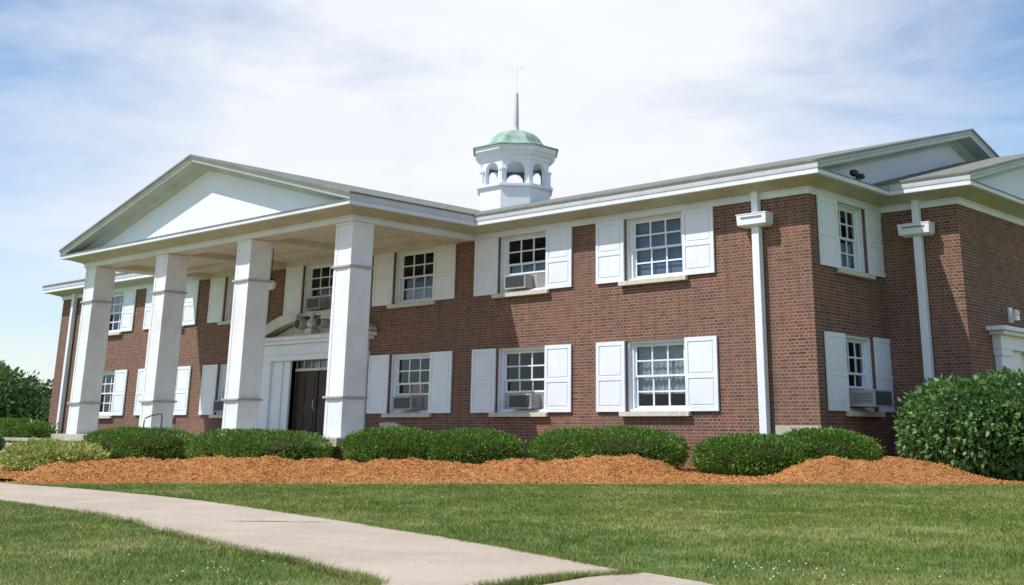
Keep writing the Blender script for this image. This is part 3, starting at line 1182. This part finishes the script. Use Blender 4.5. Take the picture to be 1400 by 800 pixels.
for s in (-1, 1):
    pd = MB()
    # swan neck: thick S-curve rising to a scroll
    up, lo = [], []
    n = 14
    for k in range(n + 1):
        t_ = k / n
        xx = XD + s * (2.80 - 2.20 * t_)
        zc = zb + .02 + .56 * math.sin(t_ * math.pi * .5) ** 1.1 - .10 * max(0, t_ - .8) * 5 * (t_ - .8)
        th = .10 + .07 * math.sin(t_ * math.pi)
        up.append((xx, zc + th))
        lo.append((xx, max(zb, zc - th)))
    poly = up + lo[::-1]
    n2 = len(up)
    r0 = [[(up[k][0], yy, up[k][1]) for yy in (-.34, -.02)] + [(lo[k][0], yy, lo[k][1]) for yy in (-.02, -.34)] for k in range(n2)]
    pd.ring_stack(r0)
    # scroll
    cc_ = (XD + s * .52, zb + .36)
    rr = [[(cc_[0] + .15 * math.cos(a_ * math.pi / 9), yy, cc_[1] + .15 * math.sin(a_ * math.pi / 9)) for a_ in range(18)] for yy in (-.35, -.02)]
    pd.ring_stack(rr)
    pd.build("swan_neck", M_creamtrim, ped)
for s in (-1, 1):
    r1 = MB()  # flat dark disc painted for the shaded hollow under the curve
    cc_ = (XD + s * .52, zb + .36)
    r1.ring_stack([[(cc_[0] + 0.135 * math.cos(a_ * math.pi / 8), yy, cc_[1] + 0.135 * math.sin(a_ * math.pi / 8)) for a_ in range(16)] for yy in (-.355, -.35)])
    r1.build("dark_hollow", M_door, ped, loc=(0, 0, 0))
fi = MB()
fi.box(XD - .16, XD + .16, -.34, -.06, zb, zb + .20)
fi.ring_stack([[(XD + r_ * math.cos(a_ * math.pi / 6), -.2 + r_ * math.sin(a_ * math.pi / 6), z_) for a_ in range(12)] for r_, z_ in ((.07, zb + .2), (.14, zb + .28), (.16, zb + .36), (.08, zb + .48), (.05, zb + .53), (.07, zb + .57), (.02, zb + .66))])
fi.build("urn_finial", M_creamtrim, ped)
tb = MB()
tb.quad([(XD - 2.4, -.03, zb), (XD + 2.4, -.03, zb), (XD + .6, -.03, zb + .5), (XD - .6, -.03, zb + .5)])
tb.build("pediment_back", M_creamtrim, ped)
do = MB()
do.box(XD - DW, XD + DW, .20, .26, 1.0, 2.84)
do.box(XD - DW, XD - .04, .17, .199, 1.02, 2.82)
do.box(XD + .04, XD + DW, .17, .199, 1.02, 2.82)
for s in (-1, 1):
    for a_, b_ in ((1.15, 1.65), (1.78, 2.70)):
        for c_, d_ in ((.16, .54), (.64, 1.02)):
            xa, xb = sorted((XD + s * c_, XD + s * d_))
            do.box(xa, xb, .155, .1689, a_, b_)
door = part("door", do, M_door, bevel=.004)
hd = MB()
hd.tube([(XD - .1, .15, 1.75), (XD - .1, .09, 1.78), (XD - .1, .09, 1.98), (XD - .1, .15, 2.01)], .014)
hd.build("door_handle", M_steel, door)
tr = MB()
tr.box(XD - DW, XD + DW, .12, .25, 2.842, 2.92)
for k in range(7):
    xx = XD - DW + 2 * DW * k / 6
    tr.box(max(xx - .02, XD - DW), min(xx + .02, XD + DW), .16, .22, 2.921, 3.14)
trn = part("transom_window", tr, M_creamtrim)
p = MB()
p.quad([(XD - DW, .19, 2.92), (XD + DW, .19, 2.92), (XD + DW, .19, 3.2), (XD - DW, .19, 3.2)])
p.build("pane", M_glass, trn)
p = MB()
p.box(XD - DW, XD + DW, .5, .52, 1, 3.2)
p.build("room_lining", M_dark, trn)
p = MB()
p.box(XD - DW + .01, XD + DW - .01, .27, .28, 2.86, 3.19)
p.build("curtain", M_curtain, trn)

# ---- side entrance on the wing
sd = MB()
zt2 = 2.95
for s in (-1, 1):
    ya, yb = sorted((SDc + s * 1.95, SDc + s * 2.45))
    sd.box(XW + .002, XW + .16, ya, yb, .4, zt2)
    sd.box(XW + .002, XW + .20, ya - .04, yb + .04, zt2 - .14, zt2 - .001)
    ya, yb = sorted((SDc + s * 1.12, SDc + s * 1.949))
    sd.box(XW + .002, XW + .08, ya, yb, .4, zt2 - .002)
sd.box(XW + .002, XW + .20, SDc - 2.5, SDc + 2.5, zt2 + .001, zt2 + .30)
sd.box(XW + .002, XW + .34, SDc - 2.65, SDc + 2.65, zt2 + .301, zt2 + .38)
sd.box(XW + .002, XW + .44, SDc - 2.80, SDc + 2.80, zt2 + .381, zt2 + .47)
part("side_entrance_surround", sd, M_white, bevel=.008)
d2 = MB()
d2.box(XW - .2, XW - .15, SDc - 1.12, SDc + 1.12, .4, 3.0)
part("side_door", d2, M_white)
wlm = MB()
wlm.box(XW + .002, XW + .05, 5.42, 5.58, 3.60, 3.93)
wlm.box(XW + .05, XW + .20, 5.40, 5.60, 3.64, 3.74)
wlm.ball((XW + .16, 5.5, 3.80), .085)
part("wall_lamp", wlm, M_globe)
fl = MB()
fl.box(.36, .46, 1.40, 1.52, 6.44, 6.50)
fl.tube([(.41, 1.46, 6.48), (.41, 1.42, 6.58)], .03)
fl.ball((.42, 1.30, 6.58), .10, sq=(.9, 1.5, .8))
fl.ball((.42, 1.62, 6.56), .08, sq=(.9, 1.3, .8))
part("floodlight", fl, M_iron)

# ---- downpipes
def downpipe(x, y, z1, head, zb=.35, zh=5.40):
    m = MB()
    w2 = .09
    m.box(x - w2, x + w2, y - .19, y - .035, zb, (zh if head else z1))
    if head:
        m.box(x - w2 + .01, x + w2 - .01, y - .18, y - .035, zh + .27, z1)
    o = part("downpipe", m, M_white, bevel=.012)
    if head:
        k = MB()
        rings_ = []
        for (hx, hy, z) in ((.29, .20, zh - .01), (.36, .29, zh + .03), (.37, .30, zh + .24), (.385, .31, zh + .25), (.385, .31, zh + .27)):
            rings_.append([(x - hx, y - .02, z), (x + hx, y - .02, z), (x + hx, y - hy - .03, z), (x - hx, y - hy - .03, z)])
        k.ring_stack(rings_)
        k.build("conductor_head", M_white, o, bevel=.01)
        s = MB()
        s.box(x - .26, x + .26, y - .342, y - .325, zh + .17, zh + .20)
        s.build("overflow_slot", M_aluminium, o)


downpipe(-1.22, 0, ZS, True)
downpipe(XW - .90, YD, ZS, True, zh=5.36)
downpipe(2 * XD + 1.22, 0, ZS, False)

# ---- cupola
CX, CY = -15.95, 7.52
PH = math.pi / 8


def octo(r, z, n=8, ph=PH):
    return [(CX + r / math.cos(math.pi / 8) * math.cos(ph + k * 2 * math.pi / n), CY + r / math.cos(math.pi / 8) * math.sin(ph + k * 2 * math.pi / n), z) for k in range(n)]


def stack(mb, rz_):
    mb.ring_stack([octo(r, z) for r, z in rz_])


cb = MB()
stack(cb, [(1.22, 8.0), (1.22, 9.14), (1.24, 9.16), (1.29, 9.18), (1.32, 9.22), (1.32, 9.30), (1.18, 9.32)])
cup = part("cupola", cb, M_white, bevel=.006)
ln_ = MB()
Z0, Z1, ZA = 9.32, 10.22, 9.80
# eight faces, each with an arched opening
for k in range(8):
    a0 = PH + k * math.pi / 4 - math.pi / 4
    a1 = a0 + math.pi / 4
    ro = 1.16
    vo0 = Vector((math.cos(a0), math.sin(a0), 0)) * ro / math.cos(math.pi / 8)
    vo1 = Vector((math.cos(a1), math.sin(a1), 0)) * ro / math.cos(math.pi / 8)
    ex = (vo1 - vo0).normalized()
    nrm_ = ((vo0 + vo1) / 2).normalized()
    Lf = (vo1 - vo0).length
    c0 = Vector((CX, CY, 0))
    wo = .31                                     # half width of opening
    ca = Lf / 2

    def Q(a, z, dd):
        return tuple(c0 + vo0 + ex * a - nrm_ * dd + Vector((0, 0, z)))
    arch = [(ca - wo, Z0)] + [(ca + wo * math.cos(math.pi - j * math.pi / 10), ZA + .30 * math.sin(j * math.pi / 10)) for j in range(11)] + [(ca + wo, Z0)]
    for dd, mi_ in ((0, 0), (.16, 1)):
        ln_.quad([Q(0, Z0, dd), Q(ca - wo, Z0, dd), Q(ca - wo, ZA, dd), Q(0, ZA, dd)], mi_)
        ln_.quad([Q(ca + wo, Z0, dd), Q(Lf, Z0, dd), Q(Lf, ZA, dd), Q(ca + wo, ZA, dd)], mi_)
        top = arch[1:-1]
        for j in range(len(top) - 1):
            fa, fb = j / (len(top) - 1), (j + 1) / (len(top) - 1)
            ln_.quad([Q(top[j][0], top[j][1], dd), Q(top[j + 1][0], top[j + 1][1], dd), Q(Lf * fb, Z1, dd), Q(Lf * fa, Z1, dd)], mi_)
        ln_.quad([Q(0, ZA, dd), Q(top[0][0], top[0][1], dd), Q(0, Z1, dd)], mi_)
        ln_.quad([Q(Lf, ZA, dd), Q(top[-1][0], top[-1][1], dd), Q(Lf, Z1, dd)], mi_)
    for j in range(len(arch) - 1):
        ln_.quad([Q(*arch[j], 0), Q(*arch[j + 1], 0), Q(*arch[j + 1], .16), Q(*arch[j], .16)])
ln_.build("lantern", [M_white, M_inner_shade], cup)
lc = MB()
stack(lc, [(1.0, 10.20), (1.0, 10.24)])
lc.build("lantern_ceiling", M_inner_shade, cup)
for k in range(8):
    a0 = PH + k * math.pi / 4
    r_ = 1.13 / math.cos(math.pi / 8)
    px_, py_ = CX + r_ * math.cos(a0), CY + r_ * math.sin(a0)
    kp = MB()                                    # posts at the eight corners of the lantern
    kp.ring_stack([[(px_ + q_ * math.cos(b_ * math.pi / 4), py_ + q_ * math.sin(b_ * math.pi / 4), z_) for b_ in range(8)] for q_, z_ in ((.13, Z0), (.13, Z0 + .06), (.11, Z0 + .08), (.11, ZA - .04), (.14, ZA - .02), (.14, ZA + .04))])
    kp.build("corner_post", M_white, cup)
ct = MB()
stack(ct, [(1.10, 10.16), (1.20, 10.18), (1.22, 10.30), (1.30, 10.34), (1.36, 10.42), (1.42, 10.48), (1.43, 10.64), (1.38, 10.66)])
ct.build("cupola_cornice", M_white, cup, bevel=.005)
dm = MB()
stack(dm, [(1.50, 10.64), (1.50, 10.67), (1.24, 10.74), (1.02, 10.83), (.92, 10.94), (.84, 11.08), (.72, 11.22), (.54, 11.34), (.30, 11.42), (.10, 11.46)])
dome = dm.build("dome", M_copper, cup)
sp = MB()
sp.ring_stack([[(CX + r_ * math.cos(a_ * math.pi / 4), CY + r_ * math.sin(a_ * math.pi / 4), z_) for a_ in range(8)] for r_, z_ in ((.13, 11.44), (.11, 11.54), (.10, 11.60), (.085, 12.3), (.06, 12.85), (.006, 12.93), (.005, 13.85), (.003, 13.95))])
sp.build("spire", M_steel, cup)
wv = MB()
wv.box(CX - .22, CX + .20, CY - .004, CY + .004, 13.785, 13.797)
wv.quad([(CX - .22, CY, 13.72), (CX - .34, CY, 13.79), (CX - .22, CY, 13.86)])
wv.quad([(CX + .12, CY, 13.79), (CX + .26, CY, 13.87), (CX + .26, CY, 13.71)])
wv.build("weather_vane", M_steel, cup)

# ------------------------------------------------------------------ things fixed to or in the building
def make_ac(loc, rz, label, out=.24, w=.72):
    """window air conditioner; local x along the wall, y inward, z up"""
    e = empty("air_conditioner", loc, label, "air conditioner", "air conditioners in the windows", rz)
    m = MB()
    h = .34
    m.box(-w / 2, w / 2, -out + .02, .20, 0, h)
    m.box(-w / 2 - .012, w / 2 + .012, -out, -out + .0199, -.008, .03)
    m.box(-w / 2 - .012, w / 2 + .012, -out, -out + .0199, h - .03, h + .008)
    m.box(-w / 2 - .012, -w / 2 + .03, -out, -out + .0199, .0301, h - .0301)
    m.box(w / 2 - .03, w / 2 + .012, -out, -out + .0199, .0301, h - .0301)
    m.build("casing", M_acwhite, e, bevel=.004)
    g = MB()
    g.box(-w / 2 + .031, w / 2 - .031, -out + .012, -out + .0195, .031, h - .031)
    for k in range(9):
        zz = .05 + k * .03
        g.box(-w / 2 + .031, w / 2 - .031, -out + .001, -out + .0118, zz, zz + .009)
    g.build("grille", M_acdark, e)
    s = MB()
    for sx in (-1, 1):
        for k in range(6):
            zz = .08 + k * .035
            xa, xb = sorted((sx * (w / 2 + .0005), sx * (w / 2 + .004)))
            s.box(xa, xb, -out + .06, -.04, zz, zz + .014)
    s.build("side_louvre", M_acdark, e)
    return e


make_ac((bays[1] - .18, 0, ZU0 + .09), 0, "air conditioner in the upstairs window just right of the portico roof", .10)
make_ac((bays[1] + .10, 0, ZL0 + .09), 0, "air conditioner in the downstairs window second from the right on the front", .14, .76)
make_ac((bays[2] + .02, 0, ZL0 + .09), 0, "air conditioner under the red notice in the downstairs window beside the right column", .26)
make_ac((bays[3] - .16, 0, ZU0 + .10), 0, "air conditioner in the upstairs window above the curved door pediment", .10, .66)
make_ac((bays[4] - .25, 0, ZL0 + .09), 0, "dark air conditioner in the downstairs window just left of the entrance", .26, .6)
make_ac((0, SWc - .02, ZL0 + .09), math.pi / 2, "air conditioner jutting from the downstairs window on the shaded side wall", .52, .78)

e = empty("pendant_lamp", (-16.40, -1.95, 5.0), "pale globe lamp hanging from the portico ceiling above the entrance", "lamp")
m = MB()
m.ball((0, 0, .14), .15)
m.build("lamp_globe", M_globe, e, smooth=True)
m = MB()
m.tube([(0, 0, .28), (0, 0, 1.158)], .012)
m.ring_stack([[(r_ * math.cos(a_ * math.pi / 6), r_ * math.sin(a_ * math.pi / 6), z_) for a_ in range(12)] for r_, z_ in ((.10, .24), (.11, .30), (.03, .34))])
m.build("stem", M_iron, e)

e = empty("handrail", (-17.65, -4.22, 1.0), "thin dark iron handrail by the foot of the second column from the left", "handrail")
m = MB()
m.tube([(0, 0, 0), (0, 0, .50), (-.04, 0, .55), (-.12, -.01, .56), (-.55, -.03, .50), (-.80, -.04, .44), (-.85, -.04, .38), (-.85, -.04, -.0)], .018)
m.build("rail", M_iron, e)
m = MB()
m.tube([(-.03, 0, .12), (-.84, -.04, .10)], .010)
m.build("lower_bar", M_iron, e)

e = empty("retaining_wall", (-33, -4.3, G0), "low pale stone wall running left from the porch below a clipped hedge", "wall")
m = MB()
m.box(-13, 8.8, -.15, .15, -.2, .47)
m.build("masonry", M_stone, e)
m = MB()
m.box(-13.05, 8.8, -.20, .20, .472, .56)
m.build("coping", M_concrete, e, bevel=.01)

e = empty("splash_block", (-2.15, -3.0, 0), "grey concrete edging block lying between two clipped shrubs", "concrete block")
e.location.z = float(ground_z(-2.15, -3.0))
m = MB()
m.ring_stack([[(-.35, -.14, -.03), (.35, -.14, -.03), (.35, .14, -.03), (-.35, .14, -.03)], [(-.33, -.12, .14), (.33, -.12, .10), (.33, .12, .10), (-.33, .12, .14)]])
m.build("block", M_concrete, e, rz=.5, bevel=.01)


# ------------------------------------------------------------------ shrubs and trees
def leaf_cloud(rs, pts, nrm, size, aspect, jitter, droop=0.0, size_var=.4):
    n = len(pts)
    d = nrm + rs.normal(0, jitter, (n, 3))
    d[:, 2] -= droop
    d /= np.linalg.norm(d, axis=1)[:, None] + 1e-9
    r = rs.normal(0, 1, (n, 3))
    side = np.cross(d, r)
    side /= np.linalg.norm(side, axis=1)[:, None] + 1e-9
    up = np.cross(side, d)
    L = size * rs.uniform(1 - size_var, 1 + size_var, n)[:, None]
    wv_ = side * L * aspect / 2
    # a four point leaf: base, side, tip, side with a slight fold
    p0 = pts
    p1 = pts + d * L * .45 + wv_ + up * L * .06
    p2 = pts + d * L
    p3 = pts + d * L * .45 - wv_ + up * L * .06
    return np.stack([p0, p1, p2, p3], 1).reshape(-1, 3)


def shrub_surface(rs, n, rx, ry, rz_, power, lump, seed):
    """points on/in a bumpy superellipsoid, z from 0 up to rz_*2 ; returns pts, normals"""
    v = rs.normal(0, 1, (n, 3))
    v /= np.linalg.norm(v, axis=1)[:, None]
    den = (np.abs(v[:, 0]) ** power + np.abs(v[:, 1]) ** power + np.abs(v[:, 2]) ** power) ** (1 / power)
    p = v / den[:, None]
    bump_ = 1 + lump * (fbm(v[:, 0] * 2.2 + 5, v[:, 1] * 2.2 + v[:, 2] * 2.6, seed) * 1.3 + fbm(v[:, 0] * 6, v[:, 2] * 6 + v[:, 1] * 5, seed + 3) * .8)
    p *= bump_[:, None]
    depth = 1 - np.abs(rs.normal(0, .10, n))
    stray = rs.uniform(0, 1, n) < .03
    depth = np.where(stray & (v[:, 2] > -.1), 1 + rs.uniform(0, .09, n), depth)
    p *= depth[:, None]
    out = p * np.array([rx, ry, rz_])
    nr = v / np.array([rx, ry, rz_])
    nr /= np.linalg.norm(nr, axis=1)[:, None]
    return out, nr


def shrub(name, label, cat, group, x, y, rx, ry, ztop, n, size, asp, mat, seed, power=2.3, lump=.16, rz=0, droop=0, jitter=.55, zbase=None, lobes=None):
    zb_ = float(mulch_z(np.array([x]), np.array([y]))[0]) - .02 if zbase is None else zbase
    e = empty(name, (x, y, zb_), label, cat, group, rz)
    rs = np.random.RandomState(seed)
    H = ztop - zb_
    lobes = lobes or [(0, 0, 1, 1, 1)]
    P_, N_ = [], []
    core = MB()
    for k, (ox, oy, sx, sy, sz) in enumerate(lobes):
        nn = int(n * sx * sy / sum(a[2] * a[3] for a in lobes))
        p, nr = shrub_surface(rs, nn, rx * sx, ry * sy, H * sz * .56, power, lump, seed + k * 5)
        c = np.array([ox * rx, oy * ry, H * sz * .47])
        p = p + c
        okk = p[:, 2] > 0.0
        if len(lobes) > 1:                       # drop points buried inside another lobe
            for j, (qx, qy, tx, ty, tz) in enumerate(lobes):
                if j != k:
                    d_ = (p - np.array([qx * rx, qy * ry, H * tz * .47])) / np.array([rx * tx, ry * ty, H * tz * .56])
                    okk &= (np.abs(d_) ** power).sum(1) > .45
        P_.append(p[okk])
        N_.append(nr[okk])
        core.ball((c[0], c[1], c[2]), 1.0, 18, 10, sq=(rx * sx * .74, ry * sy * .74, H * sz * .40))  # dark ball fills the shrub, inner shade put into its colour
    P_, N_ = np.concatenate(P_), np.concatenate(N_)
    N_[:, 2] += .25
    np_mesh("foliage", leaf_cloud(rs, P_, N_, size, asp, jitter, droop), 4, mat, e)
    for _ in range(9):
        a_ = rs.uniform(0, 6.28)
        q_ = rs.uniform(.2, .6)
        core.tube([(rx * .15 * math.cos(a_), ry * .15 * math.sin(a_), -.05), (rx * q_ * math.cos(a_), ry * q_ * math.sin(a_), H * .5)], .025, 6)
    core.build("stems_and_core", M_twig, e)
    return e


grp = "clipped evergreen shrubs along the front of the building"
shrub("clipped_shrub", "clipped dark green shrub at the left end of the row, beside the yellowish bush", "shrub", grp, -15.9, -5.75, 1.75, 1.0, 1.15, 26250, .062, .36, M_yew, 1, lobes=[(-.35, 0, .7, 1, 1), (.4, .05, .65, .95, .97)])
shrub("clipped_shrub", "long clipped shrub in front of the doorway between the two middle columns' feet", "shrub", grp, -11.35, -5.35, 1.95, 1.0, 1.12, 29750, .062, .36, M_yew, 2, lobes=[(-.45, 0, .62, 1, 1), (.1, 0, .6, 1, .98), (.55, 0, .5, .9, .95)])
shrub("clipped_shrub", "clipped shrub right beside the foot of the rightmost column", "shrub", grp, -8.35, -3.9, 1.22, .95, 1.17, 21000, .062, .36, M_yew, 3)
shrub("clipped_shrub", "rounded shrub touching its left neighbour under the red notice window", "shrub", grp, -6.65, -3.25, 1.22, .95, 1.15, 21000, .062, .36, M_yew, 4)
shrub("clipped_shrub", "widest clipped shrub, alone below the sunny windows right of the portico", "shrub", grp, -4.0, -1.75, 1.85, 1.05, 1.21, 33250, .062, .36, M_yew, 5, lobes=[(-.38, 0, .66, 1, .97), (.25, 0, .7, 1, 1.0)])
shrub("clipped_shrub", "clipped shrub at the corner of the building under the white downpipe", "shrub", grp, -.85, -1.15, 1.3, .8, 1.08, 19250, .062, .36, M_yew, 6)
shrub("clipped_shrub", "low clipped shrub round the building corner, behind the right mulch heap", "shrub", grp, 0.30, -.48, 1.18, .6, 1.19, 19250, .062, .36, M_yew, 7)
shrub("viburnum_bush", "big rounded leafy bush at the right edge beside the side door", "bush", None, 2.98, 1.9, 1.85, 1.5, 2.30, 32000, .115, .55, M_vib, 8, power=2.2, lump=.28, droop=.55, jitter=.5,
      lobes=[(-.25, -.1, .8, .9, .93), (.3, .05, .85, .95, 1.0), (.75, .3, .7, .8, .95)])
shrub("spirea_bush", "loose yellow green bush with pinkish tips at the left end of the mulch", "bush", None, -10.75, -10.35, 1.05, .8, .87, 8500, .10, .32, M_spirea, 9, power=2.0, lump=.6, jitter=.9)
shrub("dark_shrub", "small dark shrub at the left edge in front of the low wall", "shrub", None, -26.4, -5.4, .8, .7, 1.0, 4000, .10, .4, M_tree, 10)
shrub("clipped_hedge", "flat topped light green hedge behind the low wall at far left", "hedge", None, -33.5, -2.6, 5.2, .8, 1.36, 16000, .13, .4, M_yew, 12, power=5, lump=.08, zbase=.35)


def tree(name, label, x, y, h, rx, ry, crown0, n, size, mat, seed, lobes_n=9):
    e = empty(name, (x, y, .35), label, "tree", "trees beyond the left end of the building")
    rs = np.random.RandomState(seed)
    tm = MB()
    tips = []
    tm.tube([(0, 0, -.2), (.05, .02, h * .2), (-.03, .05, h * .45), (.02, 0, h * .72)], .24, 8, r2=.08)
    for k in range(lobes_n):
        a_ = k * 2.4 + rs.uniform(-.4, .4)
        f_ = (k + .5) / lobes_n
        rad = math.sqrt(max(.05, 1 - (2 * f_ - 1) ** 2)) * rs.uniform(.45, .72)
        t_ = np.array([rx * rad * math.cos(a_), ry * rad * math.sin(a_), crown0 + (h - crown0) * (.12 + .76 * f_)])
        tips.append(t_)
        z0_ = h * (.15 + .35 * f_)
        tm.tube([(0, 0, z0_), tuple((t_ * .5 + np.array([0, 0, z0_ * .6]))), tuple(t_)], .09, 6, r2=.02)
    tm.build("trunk", M_bark, e)
    P_, N_ = [], []
    for t_ in tips:
        q = rs.uniform(.36, .52)
        nn = n // lobes_n
        v = rs.normal(0, 1, (nn, 3))
        v /= np.linalg.norm(v, axis=1)[:, None]
        rad = (rs.uniform(0, 1, nn) ** .35) * (1 + .5 * fbm(v[:, 0] * 3 + t_[0], v[:, 1] * 3 + v[:, 2] * 3, seed) * 2)
        p = t_ + v * rad[:, None] * np.array([rx * q, ry * q, (h - crown0) * q * .62])
        P_.append(p)
        N_.append(v)
    P_, N_ = np.concatenate(P_), np.concatenate(N_)
    N_[:, 2] += .3
    np_mesh("crown", leaf_cloud(rs, P_, N_, size, .6, .7, .1), 4, mat, e)
    return e


tree("broadleaf_tree", "tall pale green tree rising highest at the left edge", -58.5, 7.2, 4.1, 3.0, 3.0, 1.0, 15000, .26, M_tree2, 31)
tree("broadleaf_tree", "broad dark tree in front of the paler one at the left edge", -49.5, 4.6, 3.1, 3.9, 3.0, .1, 16000, .22, M_tree, 32)
tree("broadleaf_tree", "dark bushy tree whose crown meets the left corner of the building", -50.5, 8.2, 3.15, 4.0, 3.0, .1, 15000, .22, M_tree, 33)
